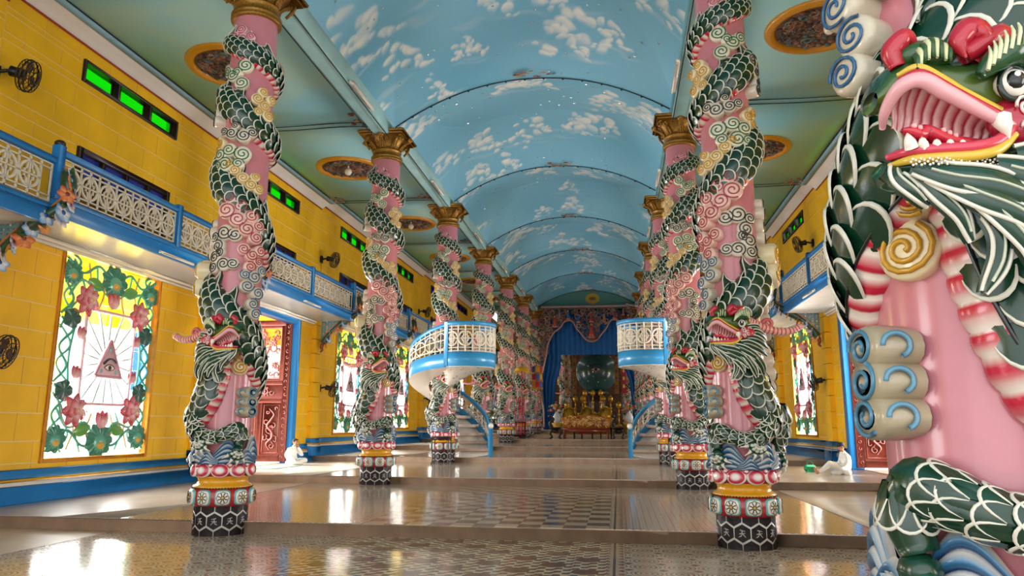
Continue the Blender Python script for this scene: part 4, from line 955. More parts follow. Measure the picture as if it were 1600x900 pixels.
while s < SLEN - .12:
    i = int(s/SLEN*(NBODY-1)); w = BW[i]; i2 = min(NBODY-1, i+2); i1 = max(0, i-2); ncol = 4; arc0, arc1 = -18, 133; st_ = (arc1 - arc0)/ncol; k_ = w/.27
    for q in range(ncol + (row % 2)):
        ps = math.radians(arc0 + (q + (.5 if row % 2 == 0 else 0))*st_)
        p = bpt(i, ps); a = bpt(i, ps - .1); b = bpt(i, ps + .1); t = bpt(i2, ps) - bpt(i1, ps); t /= np.linalg.norm(t); e = b - a; nn = np.cross(t, e); nn /= np.linalg.norm(nn)
        if np.dot(nn, BN[i]) < 0 and ps > .2: nn = -nn
        if ps <= .2 and np.dot(nn, BB[i] + .3*BN[i]) < 0: nn = -nn
        put_scale(p + t*.02, t + nn*.13, nn, .25*k_**.6, .215*k_)
    s += pitch*k_**.6; row += 1
# dorsal blades along the upper edge
def blade(c, t, nn, up, ln, ht):
    mb = MB(); Q = [(-.5, 0), (-.1, .35), (.35, .95), (.75, 1.25), (.6, .8), (.62, .35), (.9, .0)]
    P = np.array([c + t*ln*x + up*ht*z + nn*(.03 - .02*z) for x, z in Q]); B2 = P - nn*.05
    n = len(Q); mb.add((np.concatenate([P, B2]), [tuple(range(n)), tuple(range(n, 2*n))[::-1]] + [(i, i+n, (i+1) % n + n, (i+1) % n) for i in range(n)]), col=lin('#123a2b'))
    mb.add(tube(P[:], .011, 4), col=lin('#e6e0d2')); return mb
s = 1.9
while s < SLEN - .6:
    i = int(s/SLEN*(NBODY-1)); c = bpt(i, math.radians(8)); part('dorsal_blade', blade(c, BT[i], BN[i], BB[i] - .25*BN[i], .22, .17), GLOSS, par=body); s += .36
# --- legs
def limb(pts, rad, n=26):
    P = smooth([onc(np.array(math.radians(a)), z, r) for a, z, r in pts], n); R = np.interp(np.linspace(0, 1, n), np.linspace(0, 1, len(rad)), rad)
    mb = MB(); mb.add(tube(P, R, 10), col=lin('#0f3a26')); return mb, P, R
def limb_scales(P, R, rows, around=5, arc=1.9):
    for k in range(rows):
        f = (k + .5)/rows*(len(P)-2); i = int(f); c = P[i]; t = P[i+1] - P[i]; t /= np.linalg.norm(t); o = np.array([c[0], c[1], 0]); o /= np.linalg.norm(o); o -= t*np.dot(o, t); o /= np.linalg.norm(o); b = np.cross(o, t)
        for q in range(around + k % 2):
            a = (q + (.5 if k % 2 == 0 else 0) - around/2)/around*2*arc; nn = math.cos(a)*o + math.sin(a)*b; put_scale(c + nn*R[i]*.98, t + nn*.13, nn, .2*R[i]/.13, .17*R[i]/.13)
def foot(center, fwd, out, n=4, size=.2):
    mb = MB(); side = np.cross(out, fwd); mb.add(sphere(center, (.085, .085, .07), 10, 7), col=lin('#123c2a'))
    for k in range(n):
        a = (k - (n-1)/2)*.55; d = fwd*math.cos(a) + side*math.sin(a); P = smooth([center, center + d*size*.5 + out*.045, center + d*size + out*.01], 9); mb.add(tube(P, np.linspace(.045, .034, 9), 7), col=lin('#1b5238'))
        for m in (2, 4, 6): mb.add(sphere(P[m] + out*.02, (.032, .032, .026), 6, 5), col=lin('#d9d6c6'))
        C2 = smooth([P[-1], P[-1] + d*.05 + out*.02, P[-1] + d*.11 - out*.03], 7); mb.add(tube(C2, np.linspace(.03, .004, 7), 6), col=lin('#e8e1d2'))
    return mb
mb, P, R = limb([(56, 1.86, .50), (34, 1.62, .51), (12, 1.49, .50), (-10, 1.48, .49), (-30, 1.54, .49), (-47, 1.59, .49)], [.14, .12, .10, .092, .10, .12]); mb.add(sphere(P[-1], R[-1], 12, 8), col=lin('#0f3a26')); leg = part('leg', mb, GLOSS); limb_scales(P, R, 9)
part('foot', foot(onc(np.array(math.radians(-49)), 1.28, .51), np.array([.25, -.1, -.95]), np.array([-.78, -.62, 0]), 4, .15), GLOSS, par=leg)
mb, P, R = limb([(-47, 1.59, .49), (-54, 1.49, .50), (-50, 1.34, .49)], [.12, .10, .075], 10); part('paw', mb, GLOSS, par=leg); limb_scales(P, R, 1)
mb, P, R = limb([(40, 1.78, .50), (32, 1.62, .50), (20, 1.50, .50)], [.12, .10, .08], 12); leg2 = part('leg', mb, GLOSS); limb_scales(P, R, 3)
part('foot', foot(onc(np.array(math.radians(14)), 1.42, .53), np.array([-.3, -.05, -.95]), np.array([.24, -.97, 0]), 5, .13), GLOSS, par=leg2)
mb, P, R = limb([(86, 1.86, .52), (92, 1.62, .55), (98, 1.42, .52), (96, 1.24, .52)], [.16, .13, .10, .08], 16); leg3 = part('leg', mb, GLOSS); limb_scales(P, R, 4)
part('foot', foot(onc(np.array(math.radians(96)), 1.2, .53), np.array([.1, -.2, -.95]), np.array([.99, .1, 0]), 4, .13), GLOSS, par=leg3)
# --- head (f forwards, s towards the viewer, u up)
HC = np.array([-.18, -.575, 2.985])
HA = math.radians(-14)
def hp(P):
    P = np.atleast_2d(np.asarray(P, float)); f, s, u = P[:, 0], P[:, 1], P[:, 2]
    f = np.where(f > -.3, f*.72, -.216 + (f + .3)*1.2); u = np.where(u > -.08, u - .23*np.clip(f + .1, 0, 1)*np.clip(u + .2, 0, .3)/.3, u + .02*np.clip((-u - .08)/.1, 0, 1)*np.clip(f + .3, 0, .4)/.4)
    return np.stack([-f*math.cos(HA) - s*math.sin(HA), -s*math.cos(HA) + f*math.sin(HA), u], -1) + HC
def hloft(secs, n=14, cap=True):
    # secs: (f, s, u, half-width, half-height)
    v = []; th = np.arange(n)*2*PI/n
    for f, s_, u, a, b in secs: v += [(f, s_ + a*math.cos(t), u + b*math.sin(t)) for t in th]
    F = gridf(len(secs), n, False, True)
    if cap: F += [tuple(range(n))[::-1], tuple(range((len(secs)-1)*n, len(secs)*n))]
    return hp(v), F
def htube(pts, r, n=8, m=24, flat=1.0):
    P = smooth(pts, m); r = np.interp(np.linspace(0, 1, m), np.linspace(0, 1, len(np.atleast_1d(r))), np.atleast_1d(r)); return tube(hp(P), r, n, flat=flat)
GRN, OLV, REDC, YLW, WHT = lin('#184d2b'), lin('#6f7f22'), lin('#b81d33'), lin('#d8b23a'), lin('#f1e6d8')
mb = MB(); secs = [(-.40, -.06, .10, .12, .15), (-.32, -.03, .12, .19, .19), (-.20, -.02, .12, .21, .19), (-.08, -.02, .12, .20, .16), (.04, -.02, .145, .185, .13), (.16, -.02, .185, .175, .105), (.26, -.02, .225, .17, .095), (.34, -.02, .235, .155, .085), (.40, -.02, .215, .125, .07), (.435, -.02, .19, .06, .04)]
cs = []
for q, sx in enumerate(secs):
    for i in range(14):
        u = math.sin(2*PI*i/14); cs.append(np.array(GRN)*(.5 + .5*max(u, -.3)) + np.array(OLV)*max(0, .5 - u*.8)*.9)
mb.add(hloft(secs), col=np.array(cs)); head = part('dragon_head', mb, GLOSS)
# near lip, gum and ridged palate of the upper jaw
lip = [(-.13, .19, -.085), (-.02, .20, -.045), (.10, .205, .02), (.22, .205, .10), (.33, .20, .165), (.41, .16, .165), (.435, .08, .11), (.41, .02, .05)]
mb = MB(); mb.add(htube(lip, [.018, .022, .026, .03, .03, .028, .02, .012], 8, 40), col=lin('#e9a9ae')); mb.add(htube([(a - .005, b - .01, c + .03) for a, b, c in lip[:6]], [.014, .02, .022, .022, .02, .014], 7, 36), col=REDC); mb.add(htube([(a - .01, b - .02, c + .058) for a, b, c in lip[:6]], [.012, .018, .02, .02, .018, .01], 7, 36), col=YLW); part('upper_lip', mb, GLOSS, par=head)
inn = [(-.12, .10, -.12), (-.02, .07, -.13), (.10, .05, -.10), (.22, .04, -.05), (.31, .04, -.005), (.38, .04, .03)]
m = 73; A = smooth(lip[:6], m); Bq = smooth(inn, m); v = []; cc = []
for i in range(m):
    f = (i % 6)/6; e = .014*math.sin(PI*f); c = np.array(lin('#b01c38'))*(1 - f**1.3) + np.array(lin('#f4d5cf'))*f**1.3
    for j in range(7):
        q = j/6; j2 = min(m-1, int(i + 0*q)); p = A[i]*(1-q) + Bq[min(m-1, max(0, int(i - 7*math.sin(q*PI))))]*q; p = p + np.array([0, -.05*math.sin(q*PI) + e, .035*math.sin(q*PI)]); v.append(p); cc.append(c)
mb = MB(); mb.add((hp(v), gridf(m, 7)), col=np.array(cc)); part('palate', mb, GLOSS, par=head)
# throat, tongue, lower jaw
mb = MB(); mb.add(hloft([(-.16, 0, -.12, .16, .06), (-.02, 0, -.16, .165, .045), (.12, 0, -.185, .155, .035), (.26, 0, -.19, .13, .03), (.36, 0, -.185, .09, .02)], 12), col=lin('#7d1020')); part('mouth_floor', mb, GLOSS, par=head)
mb = MB(); tg = [(-.1, .08, -.13), (.03, .11, -.145), (.16, .12, -.13), (.28, .13, -.085), (.36, .135, -.045), (.40, .135, -.03)]; mb.add(htube(tg, [.04, .05, .048, .042, .03, .012], 8, 30, .6), col=lin('#c21f38'))
for i in range(8): mb.add(sphere(hp([(.14 + i*.03, .155, -.115 + i*.013)])[0], .012, 6, 4), col=lin('#eaa6a6'))
part('tongue', mb, GLOSS, par=head)
mb = MB(); secs = [(-.34, -.02, -.12, .15, .11), (-.20, -.02, -.17, .19, .09), (-.06, -.02, -.215, .195, .06), (.10, -.02, -.235, .185, .05), (.24, -.02, -.235, .16, .045), (.35, -.02, -.22, .12, .04), (.42, -.02, -.205, .06, .025)]; mb.add(hloft(secs), col=lin('#1c5530')); jaw = part('lower_jaw', mb, GLOSS, par=head)
lo = [(-.13, .19, -.085), (-.03, .20, -.155), (.10, .195, -.185), (.24, .17, -.185), (.36, .13, -.18), (.42, .05, -.175)]; mb = MB(); mb.add(htube(lo, [.02, .022, .022, .022, .02, .014], 8, 34), col=lin('#cf3a52')); mb.add(htube([(a, b+.005, c-.035) for a, b, c in lo], [.014, .02, .02, .02, .018, .01], 7, 34), col=YLW); part('lower_lip', mb, GLOSS, par=head)
def tooth(b, t, r):
    mb = MB(); b, t = np.array(b), np.array(t); mb.add(htube([b, (b+t)/2 + np.array([.01, .01, 0]), t], [r, r*.75, .003], 7, 8), col=WHT); return mb
for b, t, r in (((-.06, .20, -.05), (-.075, .215, -.15), .036), ((.37, .15, -.175), (.385, .15, -.105), .026), ((.31, .155, -.175), (.315, .155, -.125), .022), ((.25, .165, -.18), (.25, .165, -.14), .02), ((.19, .175, -.18), (.19, .175, -.145), .018), ((.13, .18, -.18), (.13, .18, -.15), .016)): part('tooth', tooth(b, t, r), GLOSS, par=head)
# eye, brow, crests, cheek
mb = MB(); ec = hp([(-.135, .205, .075)])[0]; mb.add(sphere(ec, (.062, .045, .056), 16, 10), col=lin('#f2e9dc')); part('eyeball', mb, GLOSS, par=head)
mb = MB(); ec2 = hp([(-.125, .235, .078)])[0]; mb.add(sphere(ec2, (.034, .022, .036), 14, 8), col=lin('#0b0c0b')); mb.add(sphere(hp([(-.118, .256, .094)])[0], (.011, .006, .011), 8, 6), col=lin('#ffffff')); part('iris', mb, GLOSS, par=head)  # black iris; the tiny white sphere is a highlight put in as colour
mb = MB(); t = np.linspace(0, 2*PI, 24); mb.add(tube(hp(np.stack([-.135 + .072*np.cos(t), np.full(24, .215), .075 + .064*np.sin(t)], -1)), .012, 6, False), col=lin('#0e1f16')); part('eye_rim', mb, GLOSS, par=head)
mb = MB(); br = [(-.27, .2, .145), (-.2, .225, .18), (-.11, .235, .19), (-.03, .225, .165), (.03, .21, .13)]; mb.add(htube(br, [.03, .05, .055, .045, .02], 9, 26), col=lin('#1b4a26'))
for i in range(11):
    f = i/10; p = smooth(br, 11)[i]; mb.add(htube([p + np.array([0, .045, .0]), p + np.array([-.02, .05, .055]), p + np.array([-.045, .02, .10])], [.009, .008, .003], 5, 6), col=lin('#dfe0b4'))
part('brow', mb, GLOSS, par=head)
mb = MB(); mb.add(htube([(.0, .14, .22), (-.04, .17, .29), (.02, .17, .335), (.08, .17, .29), (.06, .18, .22)], [.03, .045, .05, .04, .006], 9, 24), col=REDC); mb.add(htube([(.36, .1, .27), (.38, .1, .34), (.32, .12, .375), (.26, .12, .34)], [.03, .042, .04, .006], 9, 18), col=REDC)
mb.add(htube([(.06, .16, .24), (-.06, .17, .27), (-.16, .16, .30), (-.26, .13, .31)], [.035, .045, .04, .01], 8, 18), col=REDC); part('red_crest', mb, GLOSS, par=head)
mb = MB()
for i in range(9): f = .12 + i*.022; mb.add(htube([(f, .13, .285 + .05*math.sin(i/8*PI)), (f + .02, .175, .27 + .05*math.sin(i/8*PI)), (f + .035, .19, .215 + .03*math.sin(i/8*PI))], [.012, .013, .006], 5, 8), col=lin('#cfd0a0' if i % 2 else '#234d24'))
mb.add(sphere(hp([(.22, .1, .29)])[0], (.12, .08, .06), 12, 8), col=lin('#24521f')); part('nostril_tuft', mb, GLOSS, par=head)
mb = MB(); mb.add(sphere(hp([(-.22, .17, -.05)])[0], (.135, .06, .10), 16, 10), col=lin('#b3233a')); 
for cx, cz, r in ((-.17, -.02, .045), (-.25, -.06, .05), (-.18, -.10, .035), (-.29, .0, .035)):
    t = np.linspace(0, 9, 26); rr = r*(1 - t/11); mb.add(tube(hp(np.stack([cx + rr*np.cos(t), np.full(26, .232) - .5*(np.hypot(cx + .22, cz + .05))**1.2*.5, cz + rr*np.sin(t)], -1)), .0065, 4), col=lin('#f3d9d2'))
part('cheek', mb, GLOSS, par=head)
rg = np.random.default_rng(3); mb = MB()
for i in range(34):
    f, u = rg.uniform(-.02, .36), 0; p = np.array([f, .205 - .02, .115 + f*.25 + rg.uniform(-.0, .06)])
for i in range(12):
    f = -.05 + i*.04; c = np.array([f, .185 - .1*max(0, f-.2), -.24])
    for j in range(5): a = j*2*PI/5; mb.add(sphere(hp([c + np.array([.014*math.cos(a), .012, .012*math.sin(a)])])[0], .0055, 5, 4), col=WHT)
part('jaw_dots', mb, GLOSS, par=head)
# mane and beard strands: dark green locks with pale edges
def lock(pts, w, t=.022):
    mb = MB(); n = 22; P = smooth(pts, n); W_ = w*np.sin(np.linspace(.5, PI-.12, n))**.7; d = np.gradient(P, axis=0); d /= np.linalg.norm(d, axis=1)[:, None]; sd = np.array([0, 1., 0]); wv = np.cross(d, sd); wv /= np.linalg.norm(wv, axis=1)[:, None] + 1e-9
    v = []
    for i in range(n):
        for q, hh in ((-1, 0), (-.5, t*.8), (0, t), (.5, t*.8), (1, 0)): v.append(P[i] + wv[i]*W_[i]*q + np.array([0, hh, 0]))
    mb.add((hp(v), gridf(n, 5)), col=lin('#113a27')); v2 = [p - np.array([0, .03, 0]) for p in v]; mb.add((hp(v2), [f[::-1] for f in gridf(n, 5)]), col=lin('#113a27'))
    for q in (-1, 1): mb.add(tube(hp(P + wv*(W_*q)[:, None] + np.array([0, .006, 0])), .0085, 5), col=lin('#e4dfd0'))
    mb.add(tube(hp(P[2:-2] + np.array([0, t, 0])), .006, 4), col=lin('#c9cdb8')); return mb
MANE = [([(.36, .13, -.24), (.20, .19, -.30), (.0, .22, -.33), (-.20, .22, -.40), (-.36, .16, -.52)], .055), ([(.30, .14, -.27), (.12, .2, -.36), (-.08, .22, -.43), (-.24, .2, -.54)], .055), ([(.2, .15, -.28), (.05, .2, -.4), (-.10, .2, -.52), (-.16, .18, -.62)], .055),
        ([(.0, .2, -.25), (-.16, .24, -.30), (-.32, .22, -.36), (-.46, .12, -.46)], .055), ([(-.1, .2, -.21), (-.26, .23, -.22), (-.40, .19, -.27), (-.54, .06, -.36)], .055), ([(-.2, .2, -.14), (-.33, .21, -.13), (-.45, .15, -.17), (-.57, .02, -.25)], .05), ([(-.26, .18, -.06), (-.38, .18, -.04), (-.48, .1, -.07), (-.58, -.03, -.13)], .045), ([(-.28, .16, .04), (-.40, .14, .04), (-.50, .05, .0), (-.58, -.06, -.04)], .04),
        ([(.34, .1, -.24), (.26, .14, -.33), (.16, .15, -.42), (.1, .13, -.52)], .045), ([(.40, .06, -.22), (.42, .1, -.27), (.36, .12, -.33), (.28, .1, -.38)], .035), ([(.12, .14, -.32), (.0, .17, -.46), (-.02, .15, -.58), (.04, .1, -.70)], .05), ([(-.05, .2, -.32), (-.2, .23, -.42), (-.32, .2, -.54), (-.38, .13, -.66)], .05), ([(-.22, .2, -.3), (-.36, .19, -.4), (-.46, .12, -.52), (-.5, .03, -.62)], .05)]
for i, (pts, w) in enumerate(MANE): part('mane_lock', lock(pts, w), GLOSS, par=head)
# horn: ringed pink antler sweeping back
mb = MB(); n = 150; Pc = smooth([(-.30, .10, .14), (-.40, .08, .09), (-.55, .04, .03), (-.72, .0, .0), (-.90, -.04, .02), (-1.02, -.06, .08)], n); f = np.linspace(0, 1, n); r = (.062 - .018*f)*(1 + .16*np.abs(np.sin(f*PI*16)))
cc = []; stp = (np.abs(np.sin(f*PI*16)) < .5)
for i in range(n): cc += [lin('#b8424c') if stp[i] else lin('#e7a79a')]*9
tb = tube(hp(Pc), r, 9); mb.add(tb, col=np.array(cc)); t = np.linspace(0, 7, 26); mb.add(tube(hp(np.stack([-.55 - .03 + .07*(1-t/9)*np.cos(t), np.full(26, .06), .10 + .07*(1-t/9)*np.sin(t)], -1)), .026, 7), col=lin('#c95a5e')); mb.add(sphere(hp(Pc[-1:])[0], .05, 10, 7), col=lin('#e3a093'))
part('horn', mb, GLOSS, par=head)
# --- clouds in relief
COLS = {'red': ('#ecc0b4', '#b53a45'), 'yellow': ('#ecd9ae', '#d19a20'), 'green': ('#e4dcc4', '#2f6b3f'), 'black': ('#dccfbc', '#1b1f20'), 'blue': ('#cfc2ab', '#2c5f8c'), 'pink': ('#eab4ba', '#c0586a')}
def cloud(phi, z, rr, discs, colr, h=.07, lines=1.9, lr=.009):
    base, ln = COLS[colr]; ph0 = math.radians(phi); mb = MB(); R = RS + rr
    def mp(u, v_, e): return ((R + e)*math.sin(ph0 + u/R), -(R + e)*math.cos(ph0 + u/R), z + v_)
    for di, (du, dv, r) in enumerate(discs):
        n = 18; v = []; hh = h*(.85 + .3*((di*37) % 5)/5)
        for q, e in ((1.0, -max(.05, rr + .005)), (1.0, hh*.45), (.93, hh*.8), (.78, hh), (.4, hh*1.04)):
            for i in range(n): a = 2*PI*i/n; v.append(mp(du + r*q*math.cos(a), dv + r*q*math.sin(a), e))
        v.append(mp(du, dv, hh*1.06)); F = [(j*n+i, j*n+(i+1) % n, (j+1)*n+(i+1) % n, (j+1)*n+i) for j in range(4) for i in range(n)] + [(4*n+i, 4*n+(i+1) % n, 5*n) for i in range(n)]
        mb.add((v, F), col=lin(base)); sg = 1 if di % 2 else -1; m = int(26 + 50*r); t = np.linspace(0, lines*2*PI, m); rad = r*.86*(1 - t/(lines*2*PI)*.86); a0 = di*2.1 + 1
        mb.add(tube([mp(du + rad[i]*math.cos(a0 + sg*t[i]), dv + rad[i]*math.sin(a0 + sg*t[i]), hh + .008) for i in range(m)], lr*(.7 + r*3), 4), col=lin(ln))
    part('cloud_relief', mb, GLOSS)
cloud(-38, 4.72, .11, [(.0, .05, .13), (.14, .2, .14), (.30, .34, .15), (.12, .42, .12), (-.05, .26, .12), (.28, .55, .11), (-.14, -.08, .11), (-.16, .12, .10)], 'red')
cloud(-52, 4.28, .08, [(.0, .08, .11), (.13, .16, .10), (-.12, .16, .10), (.02, -.12, .10), (-.1, -.02, .08)], 'red', .06)
cloud(-40, 5.52, .09, [(0, 0, .10), (.12, .1, .10), (.24, .22, .09), (-.12, -.05, .09), (-.05, .14, .08), (.33, .33, .07)], 'yellow')
cloud(-2, 5.98, .08, [(-.15, .05, .14), (.05, .12, .12), (.2, .05, .12), (.1, -.12, .13), (-.1, -.12, .1), (.25, -.13, .1)], 'green', .07)
cloud(-12, 6.34, .12, [(-.08, .0, .12), (.1, .03, .10), (.22, .07, .08), (-.2, .06, .09), (.05, .16, .07)], 'black', .06)
cloud(-55, 6.92, .10, [(0, .0, .10), (.12, .1, .10), (-.1, .14, .09), (.04, .24, .09), (-.06, -.16, .10), (.1, -.12, .08)], 'yellow')
cloud(4, 7.44, .03, [(-.12, .18, .13), (.08, .02, .12), (-.08, -.14, .12), (.2, .1, .1), (.0, .06, .09)], 'green', .06)
cloud(62, 7.06, .10, [(0, 0, .13), (.08, -.18, .12), (.0, -.34, .1), (-.1, .12, .1)], 'black', .07)
cloud(40, 6.28, .03, [(0, 0, .10), (.12, .08, .10), (.1, -.1, .09)], 'yellow', .06)
cloud(0, 8.12, .02, [(0, 0, .11), (.14, .06, .10), (.02, .17, .09), (.13, -.12, .09), (-.13, .04, .08)], 'pink', .05)
cloud(12, 4.62, .02, [(-.2, .06, .12), (-.04, .1, .14), (.12, .04, .1), (.06, -.12, .12), (.1, -.3, .12), (-.06, -.42, .12), (.12, -.46, .11), (-.2, -.42, .1), (.02, -.22, .09)], 'black', .06)
cloud(-58, 3.90, .09, [(0, .1, .12), (.1, -.06, .11), (-.06, -.16, .11), (.0, -.34, .10), (-.05, -.5, .1), (-.12, .22, .1), (.14, .12, .09)], 'blue', .07)
cloud(72, 4.02, .18, [(0, .13, .15), (.02, -.15, .15), (.2, .0, .12), (.18, .24, .11), (.2, -.24, .1)], 'yellow', .10, 2.2, .012)
cloud(80, 4.62, .04, [(0, 0, .11), (.06, -.18, .12), (.04, .2, .11), (.08, .36, .09)], 'black', .08)
cloud(86, 3.3, .04, [(0, .1, .11), (.05, -.1, .11), (.02, -.3, .10), (.05, .28, .09)], 'black', .08)
cloud(-47, 2.56, .03, [(0, 0, .135), (-.1, .13, .10), (.05, .2, .085)], 'yellow', .05, 2.3, .012)
cloud(112, 2.62, .12, [(0, 0, .12), (-.03, -.2, .12), (.08, .15, .1), (-.02, -.4, .11)], 'black', .07)
# projecting flanged cloud on the left of the shaft, like folded cloth with three curls
mb = MB(); R0_ = RS + .0
for q, zc in enumerate((2.155, 2.01, 1.865)):
    n = 14; v = []; th = np.arange(n)*2*PI/n
    for e, sc in ((-.06, .9), (.04, 1.0), (.11, 1.0), (.135, .9), (.14, .55)):
        v += [(-(R0_ + e) , -.10 - .0 + .17*math.cos(t)*sc, zc + .10*math.sin(t)*sc) for t in th]
    v.append((-(R0_ + .142), -.10, zc)); F = [f[::-1] for f in gridf(5, n, False, True)] + [(4*n+(i+1) % n, 4*n+i, 5*n) for i in range(n)]
    mb.add((v, [f[::-1] for f in F]), col=lin('#b3a489'))
    t = np.linspace(0, 1.6*2*PI, 36); rad = 1 - t/12; mb.add(tube(np.stack([np.full(36, -(R0_ + .142)), -.10 + .13*rad*np.cos(t + q*2), zc + .085*rad*np.sin(t + q*2)], -1), .011, 5), col=lin('#4d87a6'))
    mb.add(tube(np.stack([-(R0_ + .06) + .055*np.cos(np.linspace(-1.2, 3.2, 16)), np.full(16, -.272), zc + .05*np.sin(np.linspace(-1.2, 3.2, 16))], -1), .012, 5), col=lin('#5f93ad'))
part('cloud_flange', mb, GLOSS, M=rotz(math.radians(8)))
# --- instancing
MIR = np.diag([-1., 1, 1, 1]); _mc = {}
def mirrored(me):
    if me.name not in _mc:
        m2 = me.copy(); n = len(m2.vertices); a = np.empty(n*3, dtype=np.float32); m2.vertices.foreach_get('co', a); a[0::3] *= -1; m2.vertices.foreach_set('co', a); m2.flip_normals(); m2.update(); _mc[me.name] = m2
    return _mc[me.name]
def joined_scales(Ms, mats):
    mb = MB()
    for M in Ms: mb.add((SC_V, SC_F), col=SC_C, M=M)
    return mb.mesh('scales', mats)
ALLSC = joined_scales(scales, GLOSS)
def front_rank(M, z1=5.4):
    # the scales that face the nave and can be told apart come first
    p = M[:3, 3]; a = math.degrees(math.atan2(p[0], -p[1])); return (0 if abs(a) < 105 else 1, p[2])
order = sorted(scales, key=front_rank); NEAR, REST = order[:285], order[285:]; RESTM = joined_scales(REST, GLOSS)
def column(side, k, label, near):
    x = (CW if side == 'R' else -CW); near0 = side == 'R' and k == 0; r = obj('dragon_column', None, None, T(x - .20*near0, cy(k) - .2*near0, fl(k-1) + .02*near0, rz=-.08*near0), label=label, cat='column', group='dragon columns of the nave')
    os_ = []; mir = side == 'L'
    def lk(name, me, M, par, kind=None):
        if mir:
            me = mirrored(me); M = None if M is None else Matrix((MIR @ np.array(M) @ MIR).tolist())
        return obj(name, me, par, M, kind)
    for name, me, M, par, kind in CP: os_.append(lk(name, me, M, r if par is None else os_[par], kind))
    b = os_[body]
    if near:
        for M in NEAR: lk('scale', SCALE, Matrix(M.tolist()), b)
        lk('scales', RESTM, None, b, 'stuff')
    else: lk('scales', ALLSC, None, b, 'stuff')
    return r
LBL = {('R', 0): 'huge pink dragon column cut by the right edge, its dragon head filling the top right corner', ('R', 1): 'pink dragon column in full view at the right, second nearest, long pink antler pointing right',
       ('L', 1): 'pink dragon column nearest on the left, beside the large eye window', ('L', 2): 'second pink dragon column on the left, standing on the second step before the white seated figure',
       ('L', 3): 'left dragon column wrapped by the white spiral stair of the pulpit', ('R', 2): 'second full pink dragon column on the right, just behind and left of the big one', ('R', 3): 'right dragon column wrapped by the small blue railed pulpit'}
for k in range(0, NB + 1):
    for sd in ('L', 'R'):
        if sd == 'L' and k == 0: continue
        lb = LBL.get((sd, k)) or '%s dragon column of the %s row counted from the entrance, deep in the nave' % (TH[k], 'left' if sd == 'L' else 'right')
        column(sd, k, lb, (sd, k) in (('R', 0), ('R', 1), ('L', 1)))
for sd, x, wh in (('L', -2.05, 'left'), ('R', 3.05, 'right')):
    o = column(sd, 8, 'dragon column standing inside the dim altar room beyond the curtain, %s of the globe' % wh, False); o.location = (x, 61.5, fl(7))
# ================================================================ END PORTAL, CURTAIN, ALTAR
PY = cy(7) - .12; PX = .35; PZ = fl(7)
EMD = mat('dark_altar_wall', '#7d5636', .6, col2='#573c2a', vscale=5)
# end wall above the portal (lunette) and dark hall behind
mb = MB(); mb.add(box(-9.2, 9.5, PY + .1, PY + .3, 10.55, 12.9), col=lin('#5d8f86'))
ew = obj('wall_end', mb.mesh('wall_end', MATT, False), kind='structure', label='pale green lunette wall closing the vault above the blue curtain')
mb = MB(); mb.add(dome((PX + .1, 11.35), .55, .42, .02, 24, 3, PY + .095), col=lin('#c9a445')); mb.add(dome((PX + .1, 11.35), .26, .14, .02, 18, 2, PY + .07), col=lin('#8a6a3a')); obj('painted_eye', mb.mesh('painted_eye', MATT), ew)
for x0, x1, nm in ((-9.2, -3.6, 'left'), (4.3, 9.5, 'right')):
    pass
mb = MB(); mb.add(box(-9.3, 9.6, cy(9) + 4.0, cy(9) + 4.3, 1.5, 13), col=lin('#4d3324')); obj('wall_back', mb.mesh('wall_back', EMD, False), kind='structure', label='dark wall behind the altar at the far end')
mb = MB(); mb.add(box(-9.3, 9.6, PY + .3, cy(9) + 4.3, 12.4, 12.7)); obj('ceiling', mb.mesh('altar_ceiling', EMD, False), kind='structure', label='dark ceiling over the altar beyond the curtain')
# fretwork arch
fr = obj('fretwork_arch', None, None, T(PX, PY - .25, 0, s=(.93, 1, 1)), label='carved pink and brown fretwork arch with small painted figures above the blue curtain', cat='arch')
edge = [(-3.95, 1.6), (-4.0, 3.0), (-4.25, 4.2), (-4.3, 5.0), (-4.0, 5.9), (-3.75, 7.0), (-3.55, 7.9), (-3.1, 8.7), (-2.55, 9.1), (-2.2, 9.55), (-1.6, 9.6), (-1.2, 9.0), (-.75, 8.5), (-.45, 8.15), (0, 8.0)]
edge = edge + [(-x, z) for x, z in edge[-2::-1]]; E = smooth([(x, 0, z) for x, z in edge], 120)
rg = np.random.default_rng(12); out = [(-4.1, 10.7), (4.1, 10.7)]
mb = MB(); mb.add(tube(E, .075, 6), col=lin('#b98272')); mb.add(tube([(-4.15, 0, 10.7), (4.15, 0, 10.7)], .1, 6), col=lin('#b08a86')); obj('border', mb.mesh('border', PAINT), fr)
mb = MB(); _o = np.argsort(E[:, 0]); _k = E[_o][:, 2] > 5.9; ez = lambda x: np.interp(x, E[_o][_k][:, 0], E[_o][_k][:, 2]); fc = ['#a77f6c', '#8a5b48', '#b5948a', '#70685c', '#99735a', '#7a4a40']
for i in range(900):
    x = rg.uniform(-4.15, 4.15); z = rg.uniform(6.1, 10.6)
    if z < ez(x) + .12: continue
    r = rg.uniform(.12, .27); t = np.linspace(0, rg.uniform(3, 7.5), 14); rr = r*(1 - t/9); a = rg.uniform(0, 6.3); mb.add(tube(np.stack([x + rr*np.cos(t+a), np.full(14, rg.uniform(-.06, .06)), z + rr*np.sin(t+a)], -1), .04, 4), col=lin(fc[i % 6]))
obj('scrollwork', mb.mesh('scrollwork', PAINT), fr, kind='stuff')
